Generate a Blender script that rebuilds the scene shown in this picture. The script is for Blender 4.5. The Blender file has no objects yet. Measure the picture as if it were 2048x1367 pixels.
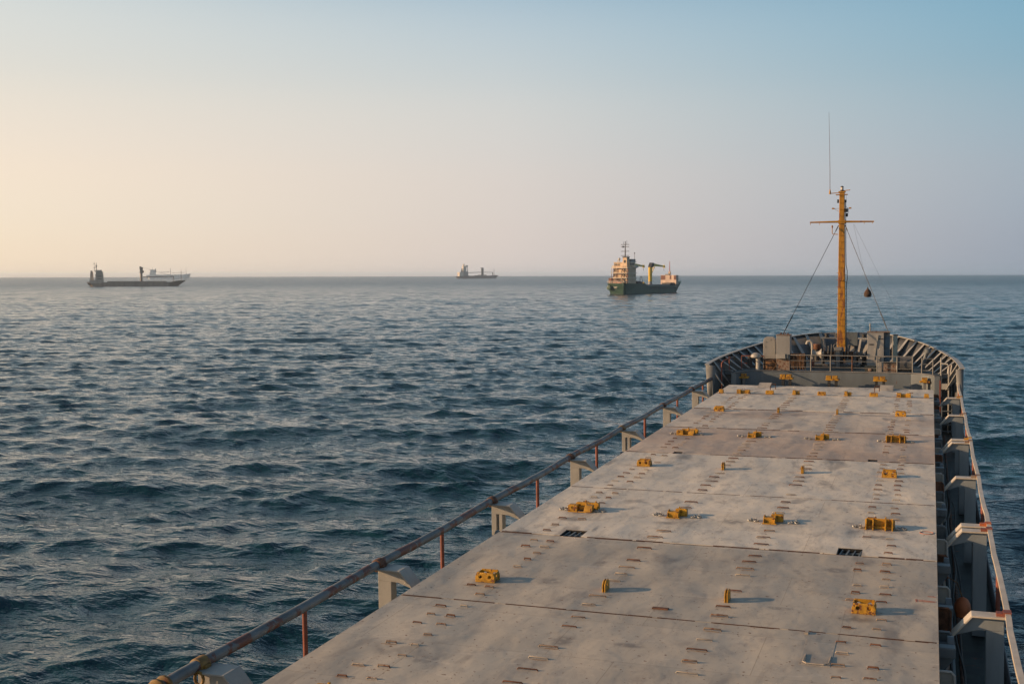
import bpy, bmesh, math, random
import numpy as np
from mathutils import Matrix, Vector
random.seed(7)
scene = bpy.context.scene
COL = scene.collection
R = math.radians

# ------------------------------------------------------------------ camera, light, exposure
# The ship frame: X starboard, Y towards the bow, Z up from the hatch tops; the ship
# floats a degree by the stern, so its frame is tilted against the level sea.
UP = Vector((0.007748, 0.014643, 0.999863)).normalized()
WY = (Vector((0, 1, 0)) - UP * UP.y).normalized()
WX = WY.cross(UP)
HATCH_Z = 5.6
SHIP = Matrix((WX, WY, UP)).to_4x4()
SHIP.translation = Vector((0, 0, HATCH_Z))

yaw, pitch, roll = 0.345146, 0.068391, -0.014805
fwd = Vector((-math.sin(yaw) * math.cos(pitch), math.cos(yaw) * math.cos(pitch), -math.sin(pitch)))
r0 = Vector((math.cos(yaw), math.sin(yaw), 0)); u0 = r0.cross(fwd)
rt = math.cos(roll) * r0 + math.sin(roll) * u0
upv = -math.sin(roll) * r0 + math.cos(roll) * u0
cm = Matrix((rt, upv, -fwd)).transposed().to_4x4()
cm.translation = Vector((4.1956, -19.2044, 5.6920))
cam_data = bpy.data.cameras.new('camera')
cam_data.sensor_width = 36.0
cam_data.lens = 2330.24 / 2048 * 36.0
cam_data.clip_start = 0.2
cam_data.clip_end = 200000
cam = bpy.data.objects.new('camera', cam_data)
COL.objects.link(cam)
cam.matrix_world = SHIP @ cm
scene.camera = cam
CAMP = cam.matrix_world.translation.copy()

SUN_EL, SUN_AZ = R(13.3), R(-111.0)          # azimuth clockwise from the bow
sun_dir = Vector((math.sin(SUN_AZ) * math.cos(SUN_EL), math.cos(SUN_AZ) * math.cos(SUN_EL), math.sin(SUN_EL)))
sd = bpy.data.lights.new('sun', 'SUN')
sd.energy = 5.0
sd.color = (1.0, 0.64, 0.35)
sd.angle = R(0.8)
sun = bpy.data.objects.new('sun', sd)
COL.objects.link(sun)
sun.rotation_euler = (-sun_dir).to_track_quat('-Z', 'Y').to_euler()

scene.view_settings.view_transform = 'Standard'
scene.view_settings.look = 'None'
scene.view_settings.exposure = 0.2
scene.view_settings.gamma = 1.0
scene.view_settings.use_curve_mapping = False
scene.cycles.use_denoising = True
scene.cycles.max_bounces = 6
scene.cycles.volume_bounces = 4


def lin(r, g, b):
    return tuple((c / 255 / 12.92) if c / 255 <= 0.04045 else ((c / 255 + 0.055) / 1.055) ** 2.4 for c in (r, g, b)) + (1.0,)


SKY_K = 0.1
HAZE, HAZE_R = 1.15e-4, 14000.0   # haze per metre, and how far out sea and haze reach
HORIZON_GLOW = 0.27         # added brightness low in the sky, offsetting how the haze darkens it
SKY_TABLE = [  # elevation (deg), towards the sun, abeam, away from the sun
    (0.0, (247, 223, 193), (217, 204, 196), (155, 163, 175)),
    (2.5, (246, 228, 203), (218, 207, 199), (162, 171, 182)),
    (5.5, (244, 228, 208), (216, 210, 204), (163, 178, 189)),
    (9.0, (228, 223, 212), (203, 208, 208), (146, 177, 193)),
    (13.0, (207, 214, 214), (172, 193, 206), (124, 168, 192)),
    (22.0, (150, 178, 196), (120, 158, 184), (92, 134, 166)),
]


def build_world():
    w = bpy.data.worlds.new('World'); scene.world = w; w.use_nodes = True
    nt = w.node_tree; nt.nodes.clear(); L = nt.links.new
    out = nt.nodes.new('ShaderNodeOutputWorld'); bg = nt.nodes.new('ShaderNodeBackground')
    bg.inputs['Strength'].default_value = SKY_K * 2 ** -0.2
    sky = nt.nodes.new('ShaderNodeTexSky'); sky.sky_type = 'NISHITA'; sky.sun_disc = False
    sky.sun_elevation = SUN_EL; sky.sun_rotation = SUN_AZ
    sky.air_density = 1.2; sky.dust_density = 2.0; sky.ozone_density = 1.5
    tc = nt.nodes.new('ShaderNodeTexCoord')
    sep = nt.nodes.new('ShaderNodeSeparateXYZ'); L(tc.outputs['Generated'], sep.inputs[0])

    def m(op, a, b=None):
        n = nt.nodes.new('ShaderNodeMath'); n.operation = op
        for i, v in enumerate((a, b)):
            if v is None: continue
            if isinstance(v, (int, float)): n.inputs[i].default_value = v
            else: L(v, n.inputs[i])
        return n.outputs[0]
    el = m('MULTIPLY', m('ARCSINE', sep.outputs['Z']), 180 / math.pi)
    hor = m('SQRT', m('MAXIMUM', m('SUBTRACT', 1.0, m('MULTIPLY', sep.outputs['Z'], sep.outputs['Z'])), 1e-4))
    dot = m('ADD', m('MULTIPLY', sep.outputs['X'], math.sin(SUN_AZ)), m('MULTIPLY', sep.outputs['Y'], math.cos(SUN_AZ)))
    c = m('DIVIDE', dot, hor)
    t = m('DIVIDE', el, 22.0)
    ramps = []
    for k in (1, 2, 3):
        rp = nt.nodes.new('ShaderNodeValToRGB'); rp.color_ramp.interpolation = 'B_SPLINE' if False else 'EASE'
        rp.color_ramp.interpolation = 'CARDINAL'
        els = rp.color_ramp.elements
        while len(els) < len(SKY_TABLE): els.new(0.5)
        for e, row in zip(els, SKY_TABLE):
            e.position = row[0] / 22.0; e.color = lin(*row[k])
        L(t, rp.inputs[0]); ramps.append(rp.outputs[0])

    def mr(v, a, b):
        n = nt.nodes.new('ShaderNodeMapRange'); n.interpolation_type = 'LINEAR'
        L(v, n.inputs[0]); n.inputs[1].default_value = a; n.inputs[2].default_value = b
        return n.outputs[0]

    def mix(f, a, b, mode='MIX'):
        n = nt.nodes.new('ShaderNodeMix'); n.data_type = 'RGBA'; n.blend_type = mode
        if isinstance(f, (int, float)): n.inputs[0].default_value = f
        else: L(f, n.inputs[0])
        for i, v in ((6, a), (7, b)):
            if isinstance(v, tuple): n.inputs[i].default_value = v
            else: L(v, n.inputs[i])
        return n.outputs[2]
    g = mix(mr(c, -0.02, -0.42), ramps[1], ramps[2])
    g = mix(mr(c, -0.02, 0.40), g, ramps[0])
    sc = nt.nodes.new('ShaderNodeVectorMath'); sc.operation = 'SCALE'; L(g, sc.inputs[0]); tau = m('DIVIDE', HAZE * 34.0, m('MAXIMUM', sep.outputs['Z'], 34.0 / HAZE_R)); glow = m('MULTIPLY', m('SUBTRACT', m('EXPONENT', tau), 1.0), HORIZON_GLOW)
    L(m('MULTIPLY', m('ADD', 1.0, glow), 1.0 / SKY_K), sc.inputs['Scale'])
    fin = mix(mr(el, 16.0, 40.0), sc.outputs[0], sky.outputs[0])
    L(fin, bg.inputs['Color']); L(bg.outputs[0], out.inputs['Surface'])


build_world()

# ------------------------------------------------------------------ materials
MATS = {}


def pbr(name, base, rough=0.5, metal=0.0, var=0.15, vscale=3.0, rust=0.0, rscale=6.0, rustcol=(0.13, 0.045, 0.018),
        bump=0.0, bscale=12.0, spec=0.5, streak=False, dirt=0.0):
    """weathered paint: tone variation, rust blotches, dull dirt, fine bump; all on the surface's own position"""
    mt = bpy.data.materials.new(name); mt.use_nodes = True
    nt = mt.node_tree; L = nt.links.new; b = nt.nodes['Principled BSDF']
    b.inputs['Roughness'].default_value = rough; b.inputs['Metallic'].default_value = metal
    b.inputs['Specular IOR Level'].default_value = spec
    geo = nt.nodes.new('ShaderNodeNewGeometry')
    vec = geo.outputs['Position']
    if streak:
        mp = nt.nodes.new('ShaderNodeMapping'); mp.inputs['Scale'].default_value = (1, 1, 0.25); L(vec, mp.inputs[0]); vec = mp.outputs[0]

    def noise(s, d=4, r=0.6):
        n = nt.nodes.new('ShaderNodeTexNoise'); n.inputs['Scale'].default_value = s; n.inputs['Detail'].default_value = d
        n.inputs['Roughness'].default_value = r; L(vec, n.inputs['Vector']); return n.outputs['Fac']

    def ramp(v, a, c):
        n = nt.nodes.new('ShaderNodeMapRange'); n.interpolation_type = 'SMOOTHSTEP'; L(v, n.inputs[0])
        n.inputs[1].default_value = a; n.inputs[2].default_value = c; return n.outputs[0]

    def mix(f, a, c):
        n = nt.nodes.new('ShaderNodeMix'); n.data_type = 'RGBA'
        if isinstance(f, float): n.inputs[0].default_value = f
        else: L(f, n.inputs[0])
        for i, v in ((6, a), (7, c)):
            if isinstance(v, tuple): n.inputs[i].default_value = v + (1.0,)
            else: L(v, n.inputs[i])
        return n.outputs[2]
    lo = tuple(x * (1 - var) for x in base); hi = tuple(min(1, x * (1 + var)) for x in base)
    colr = mix(ramp(noise(vscale), 0.3, 0.7), lo, hi)
    if dirt > 0:
        colr = mix(ramp(noise(vscale * 0.37, 6), 0.62 - 0.2 * dirt, 0.8), colr, tuple(x * 0.55 for x in base))
    if rust > 0:
        th = 0.74 - 0.3 * rust
        colr = mix(ramp(noise(rscale, 5, 0.65), th, th + 0.07), colr, rustcol)
    L(colr, b.inputs['Base Color'])
    if bump > 0:
        bp = nt.nodes.new('ShaderNodeBump'); bp.inputs['Strength'].default_value = 1.0; bp.inputs['Distance'].default_value = bump
        L(noise(bscale, 3), bp.inputs['Height']); L(bp.outputs[0], b.inputs['Normal'])
    MATS[name] = mt
    return mt


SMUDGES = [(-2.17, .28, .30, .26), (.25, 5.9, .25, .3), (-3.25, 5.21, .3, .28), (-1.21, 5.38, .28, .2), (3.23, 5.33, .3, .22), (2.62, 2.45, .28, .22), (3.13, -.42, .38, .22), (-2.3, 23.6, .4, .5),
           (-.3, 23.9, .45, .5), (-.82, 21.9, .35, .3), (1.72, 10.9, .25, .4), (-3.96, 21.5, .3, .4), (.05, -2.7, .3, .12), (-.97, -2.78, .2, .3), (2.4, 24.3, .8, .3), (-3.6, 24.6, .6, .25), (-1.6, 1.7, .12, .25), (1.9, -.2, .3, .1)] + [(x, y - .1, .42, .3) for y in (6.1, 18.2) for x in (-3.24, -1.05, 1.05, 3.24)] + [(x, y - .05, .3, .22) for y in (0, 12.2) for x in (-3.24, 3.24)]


def hatch_material(name, c0, c1, tan):
    mt = bpy.data.materials.new(name); mt.use_nodes = True
    nt = mt.node_tree; L = nt.links.new; b = nt.nodes['Principled BSDF']
    tc = nt.nodes.new('ShaderNodeNewGeometry'); pos = tc.outputs['Position']

    def noise(s, d=4, r=0.6, scale=(1, 1, 1), dist=0.0):
        mp = nt.nodes.new('ShaderNodeMapping'); mp.inputs['Scale'].default_value = scale; L(pos, mp.inputs[0])
        n = nt.nodes.new('ShaderNodeTexNoise'); n.inputs['Scale'].default_value = s; n.inputs['Detail'].default_value = d
        n.inputs['Roughness'].default_value = r; n.inputs['Distortion'].default_value = dist
        L(mp.outputs[0], n.inputs['Vector']); return n.outputs['Fac']

    def ramp(v, a, c):
        n = nt.nodes.new('ShaderNodeMapRange'); n.interpolation_type = 'SMOOTHSTEP'; L(v, n.inputs[0])
        n.inputs[1].default_value = a; n.inputs[2].default_value = c; return n.outputs[0]

    def mix(f, a, c):
        n = nt.nodes.new('ShaderNodeMix'); n.data_type = 'RGBA'; L(f, n.inputs[0])
        for i, v in ((6, a), (7, c)):
            if isinstance(v, tuple): n.inputs[i].default_value = v + (1.0,)
            else: L(v, n.inputs[i])
        return n.outputs[2]

    def mul(a, k):
        n = nt.nodes.new('ShaderNodeMath'); n.operation = 'MULTIPLY'; L(a, n.inputs[0])
        if isinstance(k, float): n.inputs[1].default_value = k
        else: L(k, n.inputs[1])
        return n.outputs[0]
    col = mix(ramp(noise(0.45, 5, 0.6), 0.3, 0.7), c0, c1)
    col = mix(ramp(noise(2.2, 6, 0.7, (1, .6, 1)), 0.50, 0.80), col, (0.27, 0.245, 0.22))
    col = mix(mul(ramp(noise(0.9, 3, 0.5, (1.6, 0.7, 1), .6), 0.58, 0.72), 0.6), col, (0.17, 0.155, 0.145))   # grey smudges
    col = mix(mul(ramp(noise(0.30, 4, 0.6), 0.75 - tan * .4, 0.95 - tan * .4), 0.55), col, (0.36, 0.265, 0.20))      # tan rust wash
    col = mix(mul(ramp(noise(1.7, 7, 0.75, (1.8, .5, 1), .8), 0.52, 0.66), 0.35), col, (0.22, 0.19, 0.165))   # scuffs along the ship
    col = mix(mul(ramp(noise(2.6, 7, 0.75, (.5, 1.8, 1), .8), 0.56, 0.70), 0.35), col, (0.62, 0.57, 0.49))  # worn pale streaks athwart
    col = mix(ramp(noise(13, 3, 0.6, (1, 1, 1)), 0.655, 0.70), col, (0.15, 0.085, 0.05))        # flecks
    col = mix(mul(ramp(noise(34, 2, 0.5, (1, .8, 1)), 0.68, 0.72), ramp(noise(1.1, 3), .45, .6)), col, (0.12, 0.055, 0.03))  # pits
    col = mix(mul(ramp(noise(5.0, 4, 0.7, (.7, 1.6, 1)), 0.68, 0.74), ramp(noise(0.6, 2), .45, .6)), col, (0.14, 0.062, 0.03))
    bk = nt.nodes.new('ShaderNodeTexBrick'); bk.inputs['Scale'].default_value = 1.0; bk.inputs['Brick Width'].default_value = 2.95; bk.inputs['Row Height'].default_value = 1.72
    bk.inputs['Mortar Size'].default_value = 0.007; bk.inputs['Mortar Smooth'].default_value = 0.3; bk.offset = 0.35
    bk.inputs['Color1'].default_value = (0.93, 0.93, 0.93, 1); bk.inputs['Color2'].default_value = (1.06, 1.055, 1.05, 1); bk.inputs['Mortar'].default_value = (0.74, 0.70, 0.66, 1)
    L(pos, bk.inputs['Vector'])
    pm = nt.nodes.new('ShaderNodeMix'); pm.data_type = 'RGBA'; pm.blend_type = 'MULTIPLY'; pm.inputs[0].default_value = 1.0; L(col, pm.inputs[6]); L(bk.outputs['Color'], pm.inputs[7]); col = pm.outputs[2]
    # thin rust runs along the ship
    col = mix(mul(ramp(noise(3.4, 5, 0.7, (3.2, .28, 1), .5), 0.66, 0.74), mul(ramp(noise(0.5, 3), .48, .62), .7)), col, (0.20, 0.105, 0.055))
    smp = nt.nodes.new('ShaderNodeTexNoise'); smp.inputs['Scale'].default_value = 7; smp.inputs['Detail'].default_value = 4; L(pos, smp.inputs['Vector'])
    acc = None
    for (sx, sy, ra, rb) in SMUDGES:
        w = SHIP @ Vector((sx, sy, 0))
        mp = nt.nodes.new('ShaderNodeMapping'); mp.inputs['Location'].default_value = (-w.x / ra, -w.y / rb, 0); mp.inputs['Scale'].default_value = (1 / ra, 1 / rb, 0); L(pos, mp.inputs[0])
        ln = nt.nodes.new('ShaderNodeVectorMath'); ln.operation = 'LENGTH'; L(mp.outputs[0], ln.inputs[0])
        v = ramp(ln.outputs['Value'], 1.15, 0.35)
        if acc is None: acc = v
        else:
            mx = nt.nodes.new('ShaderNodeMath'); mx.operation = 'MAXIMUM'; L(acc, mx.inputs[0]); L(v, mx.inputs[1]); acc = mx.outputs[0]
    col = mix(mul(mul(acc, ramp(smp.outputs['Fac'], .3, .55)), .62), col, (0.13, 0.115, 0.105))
    L(col, b.inputs['Base Color'])
    b.inputs['Roughness'].default_value = 0.55
    b.inputs['Specular IOR Level'].default_value = 0.4
    h1 = noise(0.75, 1, 0.4, (1.25, 0.6, 1)); h2 = noise(7, 4, 0.6)
    bp = nt.nodes.new('ShaderNodeBump'); bp.inputs['Distance'].default_value = 0.115; bp.inputs['Strength'].default_value = 1; L(h1, bp.inputs['Height'])
    bp2 = nt.nodes.new('ShaderNodeBump'); bp2.inputs['Distance'].default_value = 0.0022; L(h2, bp2.inputs['Height']); bp3 = nt.nodes.new('ShaderNodeBump'); bp3.inputs['Distance'].default_value = 0.02; L(noise(2.3, 2, 0.4, (1.2, .8, 1), .3), bp3.inputs['Height']); L(bp.outputs[0], bp3.inputs['Normal']); L(bp3.outputs[0], bp2.inputs['Normal'])
    L(bp2.outputs[0], b.inputs['Normal'])
    MATS[name] = mt


hatch_material('hatch', (0.395, 0.356, 0.296), (0.455, 0.415, 0.347), .35)
hatch_material('hatch_tan', (0.50, 0.405, 0.315), (0.565, 0.465, 0.37), 1.0)
hatch_material('hatch_smudged', (0.51, 0.44, 0.36), (0.59, 0.52, 0.43), .7)
hatch_material('hatch_pale', (0.58, 0.53, 0.445), (0.655, 0.60, 0.51), .25)
pbr('grey', (0.15, 0.152, 0.152), 0.5, var=0.18, vscale=2.0, rust=0.25, rscale=4, bump=0.004, streak=True)
pbr('bluegrey', (0.105, 0.125, 0.138), 0.5, var=0.2, vscale=2.0, rust=0.2, rscale=3.5, streak=True, bump=0.003)
pbr('lightgrey', (0.32, 0.31, 0.285), 0.45, var=0.1, vscale=3.0, rust=0.18, rscale=5, bump=0.003)
pbr('bulwark', (0.15, 0.155, 0.155), 0.5, var=0.15, vscale=2.5, rust=0.3, rscale=4)
pbr('deckgreen', (0.038, 0.046, 0.04), 0.6, var=0.3, vscale=3, rust=0.45, rscale=2.5, bump=0.003)
pbr('yellow', (0.46, 0.235, 0.015), 0.55, var=0.3, vscale=7, rust=0.66, rscale=11, dirt=1.0, bump=.004, bscale=40)
pbr('mastyellow', (0.38, 0.18, 0.009), 0.5, var=0.35, vscale=2.2, rust=0.68, rscale=2.2, streak=True, rustcol=(0.2, 0.075, 0.02))
pbr('rust', (0.12, 0.052, 0.027), 0.8, var=0.5, vscale=9, bump=0.006, bscale=30)
pbr('rustdark', (0.07, 0.032, 0.018), 0.8, var=0.5, vscale=9)
pbr('rustpaint', (0.22, 0.165, 0.125), 0.7, var=0.2, vscale=6, rust=0.75, rscale=9)
pbr('redoxide', (0.20, 0.058, 0.036), 0.6, var=0.25, vscale=5, rust=0.3)
pbr('orange', (0.40, 0.11, 0.035), 0.6, var=0.2, vscale=4)
pbr('rail', (0.125, 0.14, 0.148), 0.5, var=0.25, vscale=2, rust=0.74, rscale=2.3, rustcol=(0.12, 0.042, 0.028), bump=0.004)
pbr('dark', (0.025, 0.026, 0.028), 0.55, var=0.4, vscale=4, rust=0.35, rscale=4)
pbr('litrail', (0.48, 0.425, 0.35), 0.45, var=0.12, vscale=3.0, rust=0.22, rscale=5, bump=.003)  # light grey paint with the sunlit cream put into its colour
pbr('bracketshade', (0.21, 0.235, 0.25), 0.5, var=0.15, vscale=2.0, rust=0.2, rscale=3.5, streak=True)  # the same bracket paint, with bluish shade put into its colour
pbr('locker', (0.25, 0.248, 0.24), 0.5, var=0.1, vscale=2.0, rust=0.22, rscale=4, streak=True, bump=0.003)
pbr('railgrey', (0.22, 0.215, 0.20), 0.5, var=0.15, vscale=4, rust=.3, rscale=6)
pbr('black', (0.012, 0.012, 0.013), 0.6, var=0.2)
pbr('machine', (0.075, 0.082, 0.086), 0.45, var=0.4, vscale=5, rust=0.4, rscale=5)
pbr('rope', (0.16, 0.085, 0.04), 0.9, var=0.45, vscale=9, bump=0.01, bscale=40)
pbr('ropedark', (0.07, 0.04, 0.025), 0.9, var=0.5, vscale=7, bump=0.01, bscale=40)
pbr('wire', (0.05, 0.045, 0.042), 0.5, var=0.2)
pbr('steel', (0.30, 0.30, 0.29), 0.4, metal=0.4, var=0.3, vscale=20, rust=0.3, rscale=20)
pbr('white', (0.62, 0.60, 0.56), 0.5, var=0.08, rust=0.15)
pbr('hull', (0.05, 0.075, 0.10), 0.45, var=0.2, rust=0.3, rscale=1.5)
pbr('barpaint', (0.33, 0.285, 0.235), 0.6, var=.15, vscale=9, rust=.5, rscale=14)
pbr('bulkhead', (0.125, 0.148, 0.165), 0.5, var=.15, vscale=1.5, rust=.25, rscale=3, streak=True, bump=.003)
pbr('rustshade', (0.29, 0.215, 0.155), 0.7, var=.25, vscale=25, rust=.35, rscale=20)  # rust brown that also carries painted shadow
pbr('rustyellow', (0.20, 0.11, 0.02), 0.6, var=.3, vscale=8, rust=.6, rscale=9)
pbr('redmark', (0.34, 0.14, 0.10), 0.7, var=0.2, vscale=20)
pbr('lampglass', (0.55, 0.5, 0.45), 0.2, var=0.05)
pbr('bluepaint', (0.05, 0.10, 0.15), 0.5, var=0.2, rust=0.2)


# ------------------------------------------------------------------ mesh helpers
class MB:
    def __init__(s): s.v = []; s.f = []

    def add(s, vs, fs):
        n = len(s.v); s.v += [tuple(map(float, v)) for v in vs]; s.f += [tuple(i + n for i in f) for f in fs]; return s

    def box(s, x0, x1, y0, y1, z0, z1):
        return s.add([(x0, y0, z0), (x1, y0, z0), (x1, y1, z0), (x0, y1, z0), (x0, y0, z1), (x1, y0, z1), (x1, y1, z1), (x0, y1, z1)],
                     [(3, 2, 1, 0), (4, 5, 6, 7), (0, 1, 5, 4), (1, 2, 6, 5), (2, 3, 7, 6), (3, 0, 4, 7)])

    def frustum(s, b, t):  # b, t = (x0,x1,y0,y1,z)
        return s.add([(b[0], b[2], b[4]), (b[1], b[2], b[4]), (b[1], b[3], b[4]), (b[0], b[3], b[4]), (t[0], t[2], t[4]), (t[1], t[2], t[4]), (t[1], t[3], t[4]), (t[0], t[3], t[4])],
                     [(3, 2, 1, 0), (4, 5, 6, 7), (0, 1, 5, 4), (1, 2, 6, 5), (2, 3, 7, 6), (3, 0, 4, 7)])

    def beam(s, p0, p1, w, h, up=(0, 0, 1), w1=None, h1=None):
        p0 = Vector(p0); p1 = Vector(p1); d = (p1 - p0).normalized(); u = Vector(up)
        sx = d.cross(u)
        if sx.length < 1e-4: sx = d.cross(Vector((0, 1, 0)))
        sx.normalize(); u = sx.cross(d)
        vs = []
        for p, ww, hh in ((p0, w, h), (p1, w1 or w, h1 or h)):
            for a, c in ((-1, -1), (1, -1), (1, 1), (-1, 1)): vs.append(p + sx * a * ww / 2 + u * c * hh / 2)
        return s.add(vs, [(0, 1, 2, 3), (7, 6, 5, 4), (1, 0, 4, 5), (2, 1, 5, 6), (3, 2, 6, 7), (0, 3, 7, 4)])

    def tube(s, pts, r, n=8, closed=False):
        pts = [Vector(p) for p in pts]; N = len(pts); rr = r if isinstance(r, (list, tuple)) else [r] * N
        vs = []; prev = None
        for i, p in enumerate(pts):
            a = pts[(i - 1) % N] if (i > 0 or closed) else p; c = pts[(i + 1) % N] if (i < N - 1 or closed) else p
            d = (c - a).normalized()
            if prev is None:
                prev = d.cross(Vector((0, 0, 1)))
                if prev.length < 1e-3: prev = d.cross(Vector((1, 0, 0)))
            prev = (prev - d * prev.dot(d)).normalized(); q = d.cross(prev)
            for k in range(n):
                t = 2 * math.pi * k / n; vs.append(p + (prev * math.cos(t) + q * math.sin(t)) * rr[i])
        fs = []
        for i in range(N if closed else N - 1):
            j = (i + 1) % N
            for k in range(n): fs.append((i * n + k, i * n + (k + 1) % n, j * n + (k + 1) % n, j * n + k))
        if not closed: fs += [tuple(range(n))[::-1], tuple((N - 1) * n + k for k in range(n))]
        return s.add(vs, fs)

    def prism(s, poly, axis, a0, a1):
        """poly in the plane across `axis`: 'x' -> (y,z), 'y' -> (x,z), 'z' -> (x,y)"""
        def P(p, a): return {'x': (a, p[0], p[1]), 'y': (p[0], a, p[1]), 'z': (p[0], p[1], a)}[axis]
        n = len(poly)
        fs = [tuple(range(n))[::-1], tuple(range(n, 2 * n))] + [(i, (i + 1) % n, n + (i + 1) % n, n + i) for i in range(n)]
        return s.add([P(p, a0) for p in poly] + [P(p, a1) for p in poly], fs)

    def lathe(s, prof, c=(0, 0, 0), axis='z', n=16):
        c = Vector(c); vs = []
        for r, h in prof:
            for k in range(n):
                t = 2 * math.pi * k / n; a, b_ = r * math.cos(t), r * math.sin(t)
                vs.append(c + Vector({'z': (a, b_, h), 'x': (h, a, b_), 'y': (b_, h, a)}[axis]))
        fs = []
        for i in range(len(prof) - 1):
            for k in range(n): fs.append((i * n + k, i * n + (k + 1) % n, (i + 1) * n + (k + 1) % n, (i + 1) * n + k))
        fs += [tuple(range(n))[::-1], tuple((len(prof) - 1) * n + k for k in range(n))]
        return s.add(vs, fs)

    def cyl(s, p0, p1, r, n=12, r1=None):
        return s.tube([p0, p1], [r, r if r1 is None else r1], n)

    def plate(s, outline, holes, axis, a0, a1, hn=12):
        """flat plate with round holes (u, v, r) cut through"""
        bm = bmesh.new(); es = []

        def loop(pts):
            v = [bm.verts.new((p[0], p[1], 0)) for p in pts]
            for i in range(len(v)): es.append(bm.edges.new((v[i], v[(i + 1) % len(v)])))
        loop(outline)
        for u, v, r in holes: loop([(u + r * math.cos(2 * math.pi * k / hn), v + r * math.sin(2 * math.pi * k / hn)) for k in range(hn)])
        bmesh.ops.triangle_fill(bm, use_beauty=True, edges=es)
        ret = bmesh.ops.extrude_face_region(bm, geom=bm.faces[:])
        for v in ret['geom']:
            if isinstance(v, bmesh.types.BMVert): v.co.z = 1
        bm.verts.index_update()

        def P(v):
            a = a0 + (a1 - a0) * v.co.z; return {'x': (a, v.co.x, v.co.y), 'y': (v.co.x, a, v.co.y), 'z': (v.co.x, v.co.y, a)}[axis]
        s.add([P(v) for v in bm.verts], [tuple(v.index for v in f.verts) for f in bm.faces]); bm.free(); return s

    def mesh(s, name, mat, smooth=False):
        me = bpy.data.meshes.new(name); me.from_pydata(s.v, [], s.f)
        bm = bmesh.new(); bm.from_mesh(me); bmesh.ops.recalc_face_normals(bm, faces=bm.faces[:]); bm.to_mesh(me); bm.free()
        me.materials.append(mat if not isinstance(mat, str) else MATS[mat])
        if smooth:
            me.polygons.foreach_set('use_smooth', [True] * len(me.polygons))
            me.set_sharp_from_angle(angle=R(38))
        return me


def part(name, mb, mat, parent, smooth=False, bevel=0.0, label=None, off=None):
    me = mb.mesh(name, mat, smooth) if isinstance(mb, MB) else mb
    o = bpy.data.objects.new(name, me); COL.objects.link(o); o.parent = parent
    if off is not None: o.location = off
    if bevel:
        m = o.modifiers.new('bevel', 'BEVEL'); m.width = bevel; m.segments = 2; m.limit_method = 'ANGLE'
    if label: o['label'] = label
    return o


def pieces(mb):
    """the connected pieces of a builder, each a builder of its own"""
    par = list(range(len(mb.v)))

    def find(a):
        while par[a] != a: par[a] = par[par[a]]; a = par[a]
        return a
    for f in mb.f:
        for i in f[1:]: par[find(i)] = find(f[0])
    groups = {}
    for f in mb.f: groups.setdefault(find(f[0]), []).append(f)
    out = []
    for fs in groups.values():
        idx = sorted({i for f in fs for i in f}); m = {i: k for k, i in enumerate(idx)}
        q = MB(); q.v = [mb.v[i] for i in idx]; q.f = [tuple(m[i] for i in f) for f in fs]; out.append(q)
    return out


def each(name, mb, mat, parent, **kw):
    for q in pieces(mb): part(name, q, mat, parent, **kw)


def thing(name, label, cat, loc=(0, 0, 0), rz=0.0, group=None, base=None):
    o = bpy.data.objects.new(name, None); COL.objects.link(o); o.empty_display_size = 0.3
    o.matrix_world = (SHIP if base is None else base) @ Matrix.Translation(Vector(loc)) @ Matrix.Rotation(rz, 4, 'Z')
    o['label'] = label; o['category'] = cat
    if group: o['group'] = group
    return o


# ------------------------------------------------------------------ the sea
SEA_T = (0.7, 0.5, 0.3, 0.9)


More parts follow.
